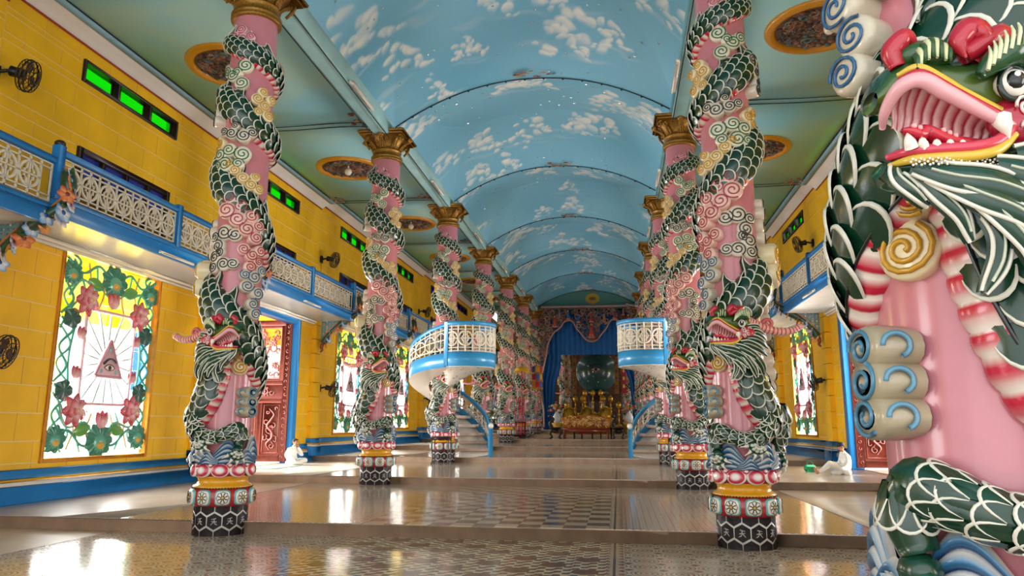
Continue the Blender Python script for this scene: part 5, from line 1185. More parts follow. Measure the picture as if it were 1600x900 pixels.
def figurine(mb, x, z, s, c):
    mb.add(lathe([(.001, 0), (.26*s, 0), (.22*s, .25*s), (.16*s, .55*s), (.19*s, .75*s), (.08*s, .86*s), (.001, .88*s)], 10), col=lin(c), M=T(x, -.14, z)); mb.add(sphere((x, -.14, z + 1.0*s), .12*s, 8, 6), col=lin('#c58a6a')); mb.add(sphere((x, -.14, z + 1.1*s), (.13*s, .13*s, .07*s), 8, 5), col=lin('#2b1c1a')); mb.add(bbox(x-.3*s, x+.3*s, -.3, .02, z-.12*s, z, .01), col=lin('#c0714e'))
for x, z, s, c in ((0, 8.35, .95, '#b8452e'), (0, 9.5, .7, '#a8412f'), (-1.9, 9.75, .6, '#3f6fa0'), (1.9, 9.75, .6, '#8a3f5a'), (-3.0, 9.2, .75, '#b04a35'), (3.0, 9.2, .75, '#a8553a'), (-1.05, 9.5, .55, '#2f5fa8'), (1.05, 9.5, .55, '#c07a3a'), (-2.6, 10.0, .45, '#6d7fae'), (2.6, 10.0, .45, '#b0643c')):
    mb = MB(); figurine(mb, x, z, s, c); obj('figurine', mb.mesh('figurine', PAINT), fr)
# curtain
ct = obj('blue_curtain', None, None, T(PX, PY + .25, 0), label='deep blue pleated curtain with straight valance and two side drapes across the nave end', cat='curtain')
def pleat(xa, xb, za, zb, ztaper=None, n=110, amp=.05, side=0):
    v = []; m = 14
    for i in range(n):
        u = i/(n-1)
        for j in range(m):
            w = j/(m-1); z = zb + (za - zb)*w
            a0, a1 = (xa, xb) if ztaper is None else (xa + (ztaper[0]-xa)*w, xb + (ztaper[1]-xb)*w)
            v.append((a0 + (a1-a0)*u, amp*math.sin(u*(xb-xa)*16 + math.sin(w*2)*.4), z))
    return v, gridf(n, m)
mb = MB(); mb.add(pleat(-3.7, 3.7, 10.5, 7.05, n=260)); obj('valance', mb.mesh('valance', CLOTH), ct)
mb = MB(); mb.add(tube([(-3.75, 0, 10.5), (3.75, 0, 10.5)], .06, 8)); obj('rail', mb.mesh('rail', DARKW), ct)
for s, nm in ((-1, 'drape'), (1, 'drape')):
    pts = [(2.35, 3.95, 7.2), (2.45, 4.1, 6.0), (2.75, 4.15, 5.0), (2.85, 4.1, 4.0), (2.95, 3.85, 2.6), (3.0, 3.75, 1.42)]; P = smooth([(a, b, c) for a, b, c in pts], 30); v = []
    for i in range(46):
        u = i/45
        for j in range(30): a, b, z = P[j]; v.append((s*(a + (b-a)*u), .06*math.sin(u*30) + .1, z))
    mb = MB(); mb.add((v, gridf(46, 30))); obj(nm, mb.mesh(nm, CLOTH), ct)
# celestial globe on its pedestal
gy = 64.0; gz = fl(8); g = obj('celestial_globe', None, None, T(.45, gy, gz), label='great dark teal globe with one eye, standing on a tall pedestal behind the curtain', cat='globe')
mb = MB(); mb.add(sphere((0, 0, 4.75), 1.78, 40, 26)); obj('sphere', mb.mesh('sphere', mat('teal_globe', '#2f5a58', .3, coat=.5, var=.35, vscale=1.2)), g)
mb = MB(); e = np.linspace(-1, 1, 17)
def gp(x, z, o=.02): r = 1.78 + o; return (x, -math.sqrt(max(0, r*r - x*x - (z-4.75)**2)), z)
mb.add(([gp(x*.42, 4.82 + .17*(1-x*x)) for x in e] + [gp(x*.42, 4.82 - .14*(1-x*x)) for x in e], [(i, i+17, i+18, i+1) for i in range(16)]), col=lin('#d8b9b0')); mb.add(sphere(gp(0, 4.83), .12, 12, 8), col=lin('#1c1412')); mb.add(tube([gp(x*.42, 4.82 + .17*(1-x*x), .03) for x in e], .035, 6), col=lin('#3a2a28')); mb.add(tube([gp(x*.42, 4.82 - .14*(1-x*x), .03) for x in e], .03, 6), col=lin('#b06a62')); mb.add(tube([gp(x*.5, 5.12 + .12*(1-x*x), .03) for x in e], .05, 6), col=lin('#1b2624')); obj('eye', mb.mesh('eye', PAINT), g)
mb = MB(); rg = np.random.default_rng(8)
for i in range(70):
    d = rg.normal(0, 1, 3); d /= np.linalg.norm(d)
    if d[1] < .2: star_mesh_into(mb, np.array([0, 0, 4.75]) + d*1.77, d + np.array([1e-3, 0, 0]), .07, i)
obj('stars', mb.mesh('stars', SILVER, False), g, kind='stuff')
mb = MB(); mb.add(lathe([(.001, 0), (1.3, 0), (1.3, .3), (1.0, .4), (.8, 1.0), (.7, 2.0), (.75, 2.6), (1.0, 2.8), (1.1, 3.0), (.9, 3.15), (.001, 3.2)], 8)); obj('pedestal', mb.mesh('pedestal', DARKW), g)
# gilded pieces on the altar
def gilt(name, label, cat, x, y, z, build, group=None):
    o = obj(name, None, None, T(x, y, z), label=label, cat=cat, group=group)
    for q in build(): obj(q[0], q[1].mesh(q[0], q[2]), o, kind=q[3] if len(q) > 3 else None)
    return o
def throne():
    a = MB(); P = [(-.34, 0), (.34, 0), (.36, .75), (.28, 1.05), (0, 1.18), (-.28, 1.05), (-.36, .75)]; a.add(plate(P, -.04, .06))
    for p, q in zip(P, P[1:] + P[:1]): a.add(tube([(p[0], -.05, p[1]), (q[0], -.05, q[1])], .035, 6))
    b = MB(); scroll_relief(b, (0, 0, 0), .6, 14, ('#c9962f', '#e0b850', '#8a6420'), 5); b2 = MB(); b2.add((np.concatenate(b.v)[:, [0, 2, 1]]*np.array([.7, 1, 1.2]) + np.array([0, -.06, .55]), b.f), col=np.concatenate(b.c))
    c = MB(); c.add(bbox(-.36, .36, -.32, .1, -.12, .0, .02))
    for sx in (-.3, .3):
        for sy in (-.26, .04): c.add(bbox(sx-.04, sx+.04, sy-.04, sy+.04, -.65, -.12, .01))
    return [('back', a, GOLD), ('relief', b2, GILT), ('seat', c, DARKW)]
for i, (x, z) in enumerate(((-.62, 2.0), (.42, 2.0), (1.5, 2.0))):
    gilt('gilded_chair', ('left', 'middle', 'right')[i] + ' one of three gilded round backed chairs behind the carved bench', 'chair', x, 43.6, fl(5) + .65, throne, 'gilded chairs')
bn = obj('carved_bench', None, None, T(.45, 42.05, fl(5)), label='long gold and red carved settee standing at the head of the steps', cat='bench')
mb = MB(); mb.add(plate([(-1.28, .62), (1.28, .62), (1.36, 1.2), (.9, 1.22), (.45, 1.32), (0, 1.36), (-.45, 1.32), (-.9, 1.22), (-1.36, 1.2)], -.03, .05), col=lin('#a8641f')); obj('back', mb.mesh('back', PAINT), bn)
b = MB(); rg = np.random.default_rng(2)
for i in range(120):
    x, z = rg.uniform(-1.2, 1.2), rg.uniform(.68, 1.2); r = rg.uniform(.05, .11); t = np.linspace(0, rg.uniform(3, 7), 12); rr = r*(1-t/9); b.add(tube(np.stack([x + rr*np.cos(t), np.full(12, -.05), z + rr*np.sin(t)], -1), .018, 4), col=lin(('#d9a94a', '#e6c47a', '#8f2a1c', '#c98a34')[i % 4]))
obj('carving', b.mesh('carving', PAINT), bn)
mb = MB(); mb.add(bbox(-1.28, 1.28, -.5, .04, .5, .62, .02)); mb.add(plate([(-1.2, .5), (1.2, .5), (1.1, .36), (.6, .40), (.3, .3), (-.3, .3), (-.6, .40), (-1.1, .36)], -.46, -.42)); obj('seat', mb.mesh('seat', mat('red_lacquer', '#7d2a16', .35, coat=.4, var=.2)), bn)
for sx in (-1.2, 1.2):
    for sy in (-.44, 0): mb = MB(); mb.add(bbox(sx-.05, sx+.05, sy-.05, sy+.05, 0, .5, .012)); obj('leg', mb.mesh('leg', WOOD), bn)
def darkstand():
    a = MB(); a.add(bbox(-.3, .3, -.25, .25, .55, .65, .02)); a.add(sphere((0, 0, .45), (.26, .2, .14), 12, 8)); b = MB()
    for sx in (-.22, .22):
        for sy in (-.18, .18): b.add(tube(smooth([(sx*.8, sy, .5), (sx*1.3, sy*1.2, .3), (sx*.9, sy, .12), (sx*1.4, sy*1.3, .02)], 12), .05, 6))
    c = MB(); c.add(tube(smooth([(-.2, 0, .6), (-.3, 0, .9), (-.1, 0, 1.1), (-.28, 0, 1.25)], 14), np.linspace(.12, .05, 14), 7)); c.add(sphere((-.3, 0, 1.28), (.12, .08, .08), 8, 6))
    return [('seat', a, DARKW), ('legs', b, DARKW), ('carved_head', c, DARKW)]
for i, x in enumerate((-1.35, 2.2)): gilt('carved_stand', 'dark carved creature shaped stand at the %s end of the gold bench' % ('left', 'right')[i], 'stand', x, 42.8, fl(5), darkstand)
def goldlamp():
    a = MB(); a.add(lathe([(.001, 0), (.2, 0), (.2, .06), (.05, .12), (.05, .7), (.12, .76), (.05, .82), (.04, 1.2), (.16, 1.3), (.18, 1.5), (.05, 1.62), (.001, 1.7)], 12)); return [('stem', a, GOLD)]
k_ = 0
for x, y, z in ((-1.3, 52.0, .55), (-.75, 52.75, 1.0), (-.25, 52.75, 1.0), (-.1, 53.5, 1.45), (.45, 53.5, 1.45), (1.0, 53.5, 1.45), (1.2, 52.75, 1.0), (1.7, 52.75, 1.0), (2.25, 52.0, .55)):
    gilt('gilded_candlestand', 'gilded candle stand number %s from the left on the altar under the globe' % ORD[k_ + 1], 'candlestick', x, y, fl(6) + z, goldlamp, 'gilded altar stands'); k_ += 1
al = obj('altar_table', None, None, T(.45, 53.2, fl(6)), label='stepped golden altar crowded with gilded pieces beneath the globe', cat='altar')
for i, (w, d, h) in enumerate(((2.0, 1.6, .55), (1.6, 1.1, 1.0), (1.1, .6, 1.45))):
    mb = MB(); mb.add(bbox(-w, w, -d + .3*i, .6, 0 if i == 0 else (.55, 1.0)[i-1], h, .03)); obj('tier', mb.mesh('tier', GOLD if i != 1 else WOOD), al)
    b = MB(); rg = np.random.default_rng(i)
    for q in range(40):
        x, z = rg.uniform(-w*.95, w*.95), h - .22 + rg.uniform(-.15, .15); r = .1; t = np.linspace(0, 5, 10); rr = r*(1-t/8); b.add(tube(np.stack([x + rr*np.cos(t), np.full(10, -d + .3*i - .03), z + rr*np.sin(t)], -1), .02, 4), col=lin(('#e0b850', '#8f2a1c', '#c9962f')[q % 3]))
    obj('carving', b.mesh('carving', PAINT), al)
def vase():
    a = MB(); a.add(lathe([(.001, 0), (.2, 0), (.28, .2), (.3, .4), (.18, .62), (.1, .72), (.17, .85), (.001, .86)], 16), col=lin('#dfe6ea')); b = MB(); b.add(lathe([(.001, -.75), (.4, -.75), (.42, -.5), (.3, -.4), (.42, -.1), (.42, 0), (.001, 0)], 16), col=lin('#d8a32c'))
    c = MB(); rg = np.random.default_rng(3)
    for q in range(26): c.add(sphere((rg.normal(0, .2), rg.normal(0, .15), 1.05 + rg.normal(0, .2)), .09, 6, 5), col=lin(('#c0392f', '#e6c6c0', '#d9922e', '#3f7a45')[q % 4]))
    return [('vase', a, GLOSS), ('stand', b, GLOSS), ('bouquet', c, PAINT)]
for i, (x, y) in enumerate(((2.95, 52.5), (-2.05, 52.5))): gilt('flower_vase', 'white vase of flowers on a yellow pedestal, %s of the altar' % ('right', 'left')[i], 'vase', x, y, fl(6) + .75, vase)
def banner(c1, c2):
    a = MB(); n = 12; v = []
    for i in range(n):
        for x in (-.17, -.06, .06, .17): v.append((x, .04*math.sin(i*.9 + x*4), -3.4*i/(n-1)))
    a.add((v, gridf(n, 4)), col=lin(c1)); b = MB()
    for i in range(5): b.add(dome((0, -.45 - i*.6), .09, .16, .05, 10, 2, -.04), col=lin(c2))
    c = MB(); c.add(tube([(-.22, 0, .02), (.22, 0, .02)], .035, 6)); c.add(tube([(0, 0, .02), (0, 0, 4.81)], .012, 4)); return [('cloth', a, MATT), ('emblems', b, PAINT, 'stuff'), ('rod', c, GOLD)]
for i, (x, y, c1, c2) in enumerate(((-1.75, 58.5, '#b39a6d', '#7d2a1c'), (-1.2, 59.5, '#8f6a2a', '#6d2a16'), (2.15, 59.5, '#8f6a2a', '#6d2a16'), (2.7, 58.5, '#a8243a', '#e0b850'))):
    gilt('hanging_banner', 'long hanging cloth banner behind the curtain, number %s from the left' % ORD[i + 1], 'banner', x, y, 7.6, lambda c1=c1, c2=c2: banner(c1, c2), 'altar banners')
def dish():
    a = MB(); a.add(lathe([(.001, 0), (.25, .02), (.42, .14), (.42, .18), (.2, .22), (.001, .24)], 20)); b = MB(); b.add(tube([(0, 0, .2), (0, 0, 3.6)], .02, 6)); return [('bowl', a, GOLD), ('chain', b, BLACK)]
gilt('hanging_lamp', 'golden dish lamp hanging beside the right drape of the curtain', 'lamp', 3.75, 50, 5.2, dish)
# red pole rack, yellow parasol, banner
def rack():
    out = []
    for i in range(7): a = MB(); x = (i-3)*.11; a.add(tube([(x, (i % 2)*.12, .05), (x, (i % 2)*.12, 2.5)], .03, 6), col=lin('#c0203a')); out.append(('pole', a, GLOSS))
    b = MB(); b.add(bbox(-.45, .45, -.06, .2, .9, .98, .01)); b.add(bbox(-.45, .45, -.06, .2, .1, .2, .01))
    for s in (-.4, .4): b.add(bbox(s-.05, s+.05, -.3, .4, 0, .1, .01)); b.add(bbox(s-.03, s+.03, 0, .1, .1, .95, .01))
    out.append(('frame', b, DARKW)); return out
gilt('pole_rack', 'dark rack holding upright red ceremonial poles before the left columns', 'rack', -3.72, 44.6, fl(5), rack)
def parasol(tiers, cols):
    a = MB(); a.add(tube([(0, 0, 0), (0, 0, tiers[-1][0] + .3)], .03, 6), col=lin('#a8243a')); out = [('pole', a, GLOSS)]
    for i, (z, r, h) in enumerate(tiers):
        n = 24; v = []; cc = []
        for j in range(n):
            t = 2*PI*j/n
            for zz, rr in ((z + .12, .02), (z, r), (z - h, r*1.02)): v.append((rr*math.cos(t), rr*math.sin(t), zz)); cc.append(lin(cols[(j//3 + i) % len(cols)]))
        b = MB(); b.add((v, gridf(n, 3, True, False)), col=np.array(cc)); out.append(('tier', b, MATT))
        c = MB()
        for j in range(n): t = 2*PI*j/n; c.add(tube([(r*1.02*math.cos(t), r*1.02*math.sin(t), z - h), (r*1.02*math.cos(t), r*1.02*math.sin(t), z - h - .14)], .018, 4), col=lin('#e0a52c'))
        out.append(('fringe', c, MATT, 'stuff'))
    b = MB(); b.add(lathe([(.001, 0), (.3, 0), (.3, .08), (.06, .12), (.001, .12)], 12), col=lin('#3a1d18')); out.append(('foot', b, GLOSS)); return out
gilt('ceremonial_parasol', 'flat yellow fringed ceremonial parasol above the red poles at left', 'parasol', -3.62, 45.4, fl(5), lambda: parasol([(4.25, .46, .22)], ['#e3a21f', '#e8b53a']))
gilt('tiered_parasol', 'three tiered parasol banner in red blue and yellow near the curtain', 'parasol', -3.15, 49.6, fl(6) , lambda: parasol([(3.45, .38, .38), (3.95, .38, .38), (4.45, .38, .38)], ['#c2203c', '#46609a', '#e0a02a']))
# ================================================================ PULPITS
def pulpit(side):
    sn = 'left' if side < 0 else 'right'
    p = obj('pulpit', None, None, T(-CW if side < 0 else CW + .32, cy(3), 0), label='round blue railed pulpit with cream fretwork on a spiral stair, %s column row' % sn, cat='pulpit')
    sx = 1 if side < 0 else -1
    Q = np.array([(1.68, .1, fl(3) + .02), (1.35, .82, 1.15), (.6, 1.36, 1.8), (-.35, 1.42, 2.35), (-1.05, .85, 2.85), (-1.3, .0, 3.2), (-1.02, -.9, 3.44), (-.3, -1.6, 3.58), (.5, -2.02, 3.64)])
    O = smooth(Q, 90); hgt = np.interp(np.arange(90), [0, 30, 60, 80, 89], [1.0, 1.0, 1.0, 1.35, 1.48])
    inner = O.copy(); c = np.zeros(2); 
    for i in range(90):
        d = O[i, :2]; inner[i, :2] = d/np.linalg.norm(d)*.58
    def X(P): P = np.array(P, float).reshape(-1, 3).copy(); P[:, 0] *= sx; return P
    def add(mb, vf, flip=False, **kw):
        v, f = vf; mb.add((X(v), [q[::-1] for q in f] if sx < 0 else f), **kw)
    def wallstrip(mb, zlo, zhi, th=.05):
        nrm = np.gradient(O[:, :2], axis=0); nrm /= np.linalg.norm(nrm, axis=1)[:, None]; nn = np.stack([nrm[:, 1], -nrm[:, 0]], -1)
        v = []
        for i in range(90):
            for off, z in ((0, zlo[i]), (th, zlo[i]), (th, zhi[i]), (0, zhi[i])): v.append((O[i, 0] - nn[i, 0]*off, O[i, 1] - nn[i, 1]*off, z))
        f = gridf(90, 4, False, True) + [(0, 1, 2, 3), (356, 359, 358, 357)]; add(mb, (v, f))
    z0 = O[:, 2]
    mb = MB(); wallstrip(mb, z0 - .05, z0 + np.interp(np.arange(90), [0, 89], [.3, .44])); obj('string_band', mb.mesh('string_band', BLUE2), p)
    mb = MB(); wallstrip(mb, z0 + hgt - .13, z0 + hgt, .09); obj('handrail', mb.mesh('handrail', BLUE2), p)
    # soffit of the stair
    v = np.concatenate([np.stack([O[i] - [0, 0, .05] for i in range(90)]), np.stack([inner[i] - [0, 0, .22] for i in range(90)])]); mb = MB(); add(mb, (v, [(i, i+1, 91+i, 90+i) for i in range(89)]))
    v2 = v + np.array([0, 0, .12]); add(mb, (v2, [(i, 90+i, 91+i, i+1) for i in range(89)])); add(mb, (np.concatenate([v[90:], v2[90:]]), [(i, 90+i, 91+i, i+1) for i in range(89)])); obj('stair_soffit', mb.mesh('stair_soffit', WHITE), p)
    for i in range(15):
        a, b = int(i*5.2), int((i+1)*5.2); zz = z0[b] + .04; pts = [O[a], O[b], inner[b], inner[a]]; v = [(q[0], q[1], zz) for q in pts] + [(q[0], q[1], zz - .10) for q in pts]; mb = MB(); add(mb, (v, [(0, 1, 2, 3)[::-1], (4, 5, 6, 7), (0, 4, 7, 3)[::-1], (1, 5, 6, 2), (0, 1, 5, 4)[::-1], (3, 2, 6, 7)])); obj('tread', mb.mesh('tread', STONE, False), p)
    # lattice in the ramp and in the drum
    lat = MB()
    lo, hi = np.interp(np.arange(90), [0, 89], [.3, .44]), hgt - .13
    for i in range(2, 88, 3):
        add(lat, tube([O[i] + [0, 0, lo[i]], O[i] + [0, 0, hi[i]]], .018, 4), col=lin('#ece0cc'))
    for f in (.12, .5, .88): add(lat, tube(np.stack([O[i] + [0, 0, lo[i] + (hi[i]-lo[i])*f] for i in range(1, 89)]), .02, 4), col=lin('#ece0cc'))
    for i in range(5, 84, 6):
        t = np.linspace(0, 2*PI, 13); r = .2; P = []
        for q in t:
            s = i + 3 + 3*math.cos(q); j = int(min(88, max(0, s))); g = s - j; b = O[j]*(1-g) + O[min(89, j+1)]*g; P.append(b + np.array([0, 0, lo[i] + (hi[i]-lo[i])*(.5 + .34*math.sin(q))]))
        add(lat, tube(P, .024, 4), col=lin('#ece0cc'))
    obj('ramp_lattice', lat.mesh('ramp_lattice', CREAM, False), p)
    dc = np.array([1.05, -1.22]); R = .97; a0, a1 = math.radians(-125), math.radians(75)
    def arc(z, r=R, n=40, A=a0, B=a1): t = np.linspace(A, B, n); return np.stack([dc[0] + r*np.cos(t), dc[1] + r*np.sin(t), np.full(n, z)], -1)
    def ring(mb, za, zb, r0, r1, A=a0, B=a1, full=False):
        n = 48; t = np.linspace(0, 2*PI, n, endpoint=False) if full else np.linspace(A, B, n); v = []
        for q in t:
            for r, z in ((r0, za), (r1, za), (r1, zb), (r0, zb)): v.append((dc[0] + r*math.cos(q), dc[1] + r*math.sin(q), z))
        f = gridf(n, 4, full, True); f = [q[::-1] for q in f]
        if not full: f += [(0, 1, 2, 3), tuple(4*(n-1) + i for i in (3, 2, 1, 0))]
        add(mb, (v, f))
    mb = MB(); ring(mb, 3.62, 4.10, R - .05, R + .02); obj('drum_band', mb.mesh('drum_band', BLUE2), p)
    mb = MB(); ring(mb, 5.0, 5.13, R - .07, R + .05); obj('drum_rail', mb.mesh('drum_rail', BLUE2), p)
    mb = MB(); ring(mb, 3.60, 3.72, .001, R, full=True); obj('drum_floor', mb.mesh('drum_floor', WHITE), p)
    lat = MB(); nb = 14
    for i in range(nb+1):
        t = a0 + (a1-a0)*i/nb; add(lat, tube([(dc[0] + R*math.cos(t), dc[1] + R*math.sin(t), 4.1), (dc[0] + R*math.cos(t), dc[1] + R*math.sin(t), 5.0)], .024, 4), col=lin('#ece0cc'))
    for z in (4.13, 4.24, 4.55, 4.86, 4.97): add(lat, tube(arc(z), .02, 4), col=lin('#ece0cc'))
    obj('drum_lattice', lat.mesh('drum_lattice', CREAM, False), p)
    for i in range(1, nb, 2):
        t0 = a0 + (a1-a0)*i/nb; q = np.linspace(0, 2*PI, 21); rr = .235; m = MB()
        for r2, w in ((rr, .032), (rr*.5, .02)): 
            add(m, tube([(dc[0] + R*math.cos(t0 + r2*math.cos(a)/R), dc[1] + R*math.sin(t0 + r2*math.cos(a)/R), 4.55 + r2*math.sin(a)) for a in q], w, 4))
        for s in (-1, 1): add(m, tube([(dc[0] + R*math.cos(t0 + s*.06/R), dc[1] + R*math.sin(t0 + s*.06/R), 4.55 + z) for z in (-.2, .2)], .02, 4))
        obj('rosette', m.mesh('rosette', CREAM, False), p)
    for (x, y, za, zb) in ((1.68, .1, fl(3), fl(3) + 1.0), (.5, -2.02, 3.62, 5.13)):
        mb = MB(); add(mb, bbox(x-.075, x+.075, y-.075, y+.075, za, zb, .012)); obj('newel_post', mb.mesh('newel_post', BLUE2), p)
    mb = MB(); add(mb, sphere((1.68, .1, fl(3) + 1.09), .10, 12, 8)); obj('ball_finial', mb.mesh('ball_finial', WHITE), p)
    # carved console under the drum
    mb = MB(); n = 24; v = []; rings = [(0, R - .02, 3.60), (.25, .66, 3.53), (.5, .42, 3.40), (.75, .25, 3.22), (1, .10, 3.0)]
    for f, r, z in rings:
        c2 = dc*(1 - f) + np.array([.25, -.62])*f
        for i in range(n): a = 2*PI*i/n; rr = r*(1 + .05*math.cos(12*a)); v.append((c2[0] + rr*math.cos(a), c2[1] + rr*math.sin(a), z))
    add(mb, (v, [q for q in gridf(5, n, False, True)])); cr = np.random.default_rng(6)
    obj('console', mb.mesh('console', WHITE), p)
    m = MB()
    for q in range(60):
        f = cr.uniform(0, .8); a = cr.uniform(0, 2*PI); c2 = dc*(1-f) + np.array([.25, -.62])*f; r = np.interp(f, [0, .25, .5, .75, 1], [R - .02, .67, .43, .26, .12]) + .01; z = np.interp(f, [0, .25, .5, .75, 1], [3.6, 3.53, 3.40, 3.22, 3.0]); t = np.linspace(0, 5, 9); rr = .07*(1 - t/7)
        add(m, tube([(c2[0] + (r - .5*rr[i]*math.sin(t[i]))*math.cos(a + rr[i]*math.cos(t[i])/max(r, .2)), c2[1] + (r - .5*rr[i]*math.sin(t[i]))*math.sin(a + rr[i]*math.cos(t[i])/max(r, .2)), z + rr[i]*math.sin(t[i])*.5) for i in range(9)], .012, 4), col=lin('#8f9a92'))
    obj('console_scrolls', m.mesh('console_scrolls', PAINT), p)
    if side > 0:
        mb = MB(); add(mb, tube([(dc[0] + .2, dc[1] - .5, 5.1), (dc[0] + .2, dc[1] - .5, 5.5), (dc[0] + .7, dc[1] - .9, 5.62)], .014, 5)); obj('microphone_stand', mb.mesh('microphone_stand', BLACK), p)
pulpit(-1); pulpit(1)
# ================================================================ SMALL FURNITURE
def stool(name, label, x, y, z, w, h, d=None, kind='stool', m=DARKW):
    d = d or w; o = obj(name, None, None, T(x, y, z, rz=random.uniform(-.06, .06)), label=label, cat=kind)
    mb = MB(); mb.add(bbox(-w/2, w/2, -d/2, d/2, h-.045, h, .012)); obj('top', mb.mesh('top', m), o)
    mb = MB()
    for s in (-1, 1): mb.add(plate([(-w/2+.03, h-.04), (w/2-.03, h-.04), (w/2-.05, h-.13), (w*.2, h-.10), (0, h-.14), (-w*.2, h-.10), (-w/2+.05, h-.13)], s*(d/2-.03)-.012, s*(d/2-.03)+.012))
    for s in (-1, 1): mb.add(bbox(s*(w/2-.03)-.012, s*(w/2-.03)+.012, -d/2+.03, d/2-.03, h-.12, h-.04, .004))
    obj('apron', mb.mesh('apron', m), o)
    for sx in (-1, 1):
        for sy in (-1, 1):
            mb = MB(); P = smooth([(sx*(w/2-.03), sy*(d/2-.03), h-.04), (sx*(w/2-.02), sy*(d/2-.02), h*.6), (sx*(w/2-.045), sy*(d/2-.045), h*.2), (sx*(w/2-.01), sy*(d/2-.01), 0)], 10); mb.add(tube(P, [.026, .024, .022, .02, .019, .018, .018, .018, .02, .024], 6)); obj('leg', mb.mesh('leg', m), o)
    mb = MB()
    for s in (-1, 1): mb.add(bbox(-w/2+.03, w/2-.03, s*(d/2-.04)-.012, s*(d/2-.04)+.012, h*.45, h*.45+.03, .004))
    obj('stretcher', mb.mesh('stretcher', m), o)
stool('wooden_stool', 'dark wooden stool on the tiles beside the huge right column', 4.62, 7.15, fl(0), .34, .66)
stool('plant_stand', 'thin dark wooden side stand in front of the left pulpit column base', -3.78, 25.15, fl(2), .62, .92, .4, 'stand')
stool('plant_stand', 'thin dark wooden side stand in front of the right pulpit column base', 4.0, 25.2, fl(2), .36, .92, .36, 'stand')
mb = MB(); mb.add(bbox(-.38, .38, -1.0, 1.0, 0, .018, .008)); obj('prayer_mat', mb.mesh('prayer_mat', mat('pale_green_mat', '#9fc4b0', .8, var=.15)), None, T(-8.25, 22.1, fl(2)), label='pale green mat on the floor before the left carved door', cat='mat')
bg = obj('cloth_bag', None, None, T(7.68, 22.95, fl(2)), label='small green bag on the floor beyond the feet of the seated figure in the cap', cat='bag')
mb = MB(); mb.add(bbox(-.16, .16, -.1, .1, 0, .2, .05), col=lin('#1f9a63')); obj('body', mb.mesh('body', MATT), bg); mb = MB(); mb.add(tube(smooth([(-.08, 0, .19), (-.06, 0, .28), (.06, 0, .28), (.08, 0, .19)], 12), .012, 6), col=lin('#17764b')); obj('handle', mb.mesh('handle', MATT), bg)
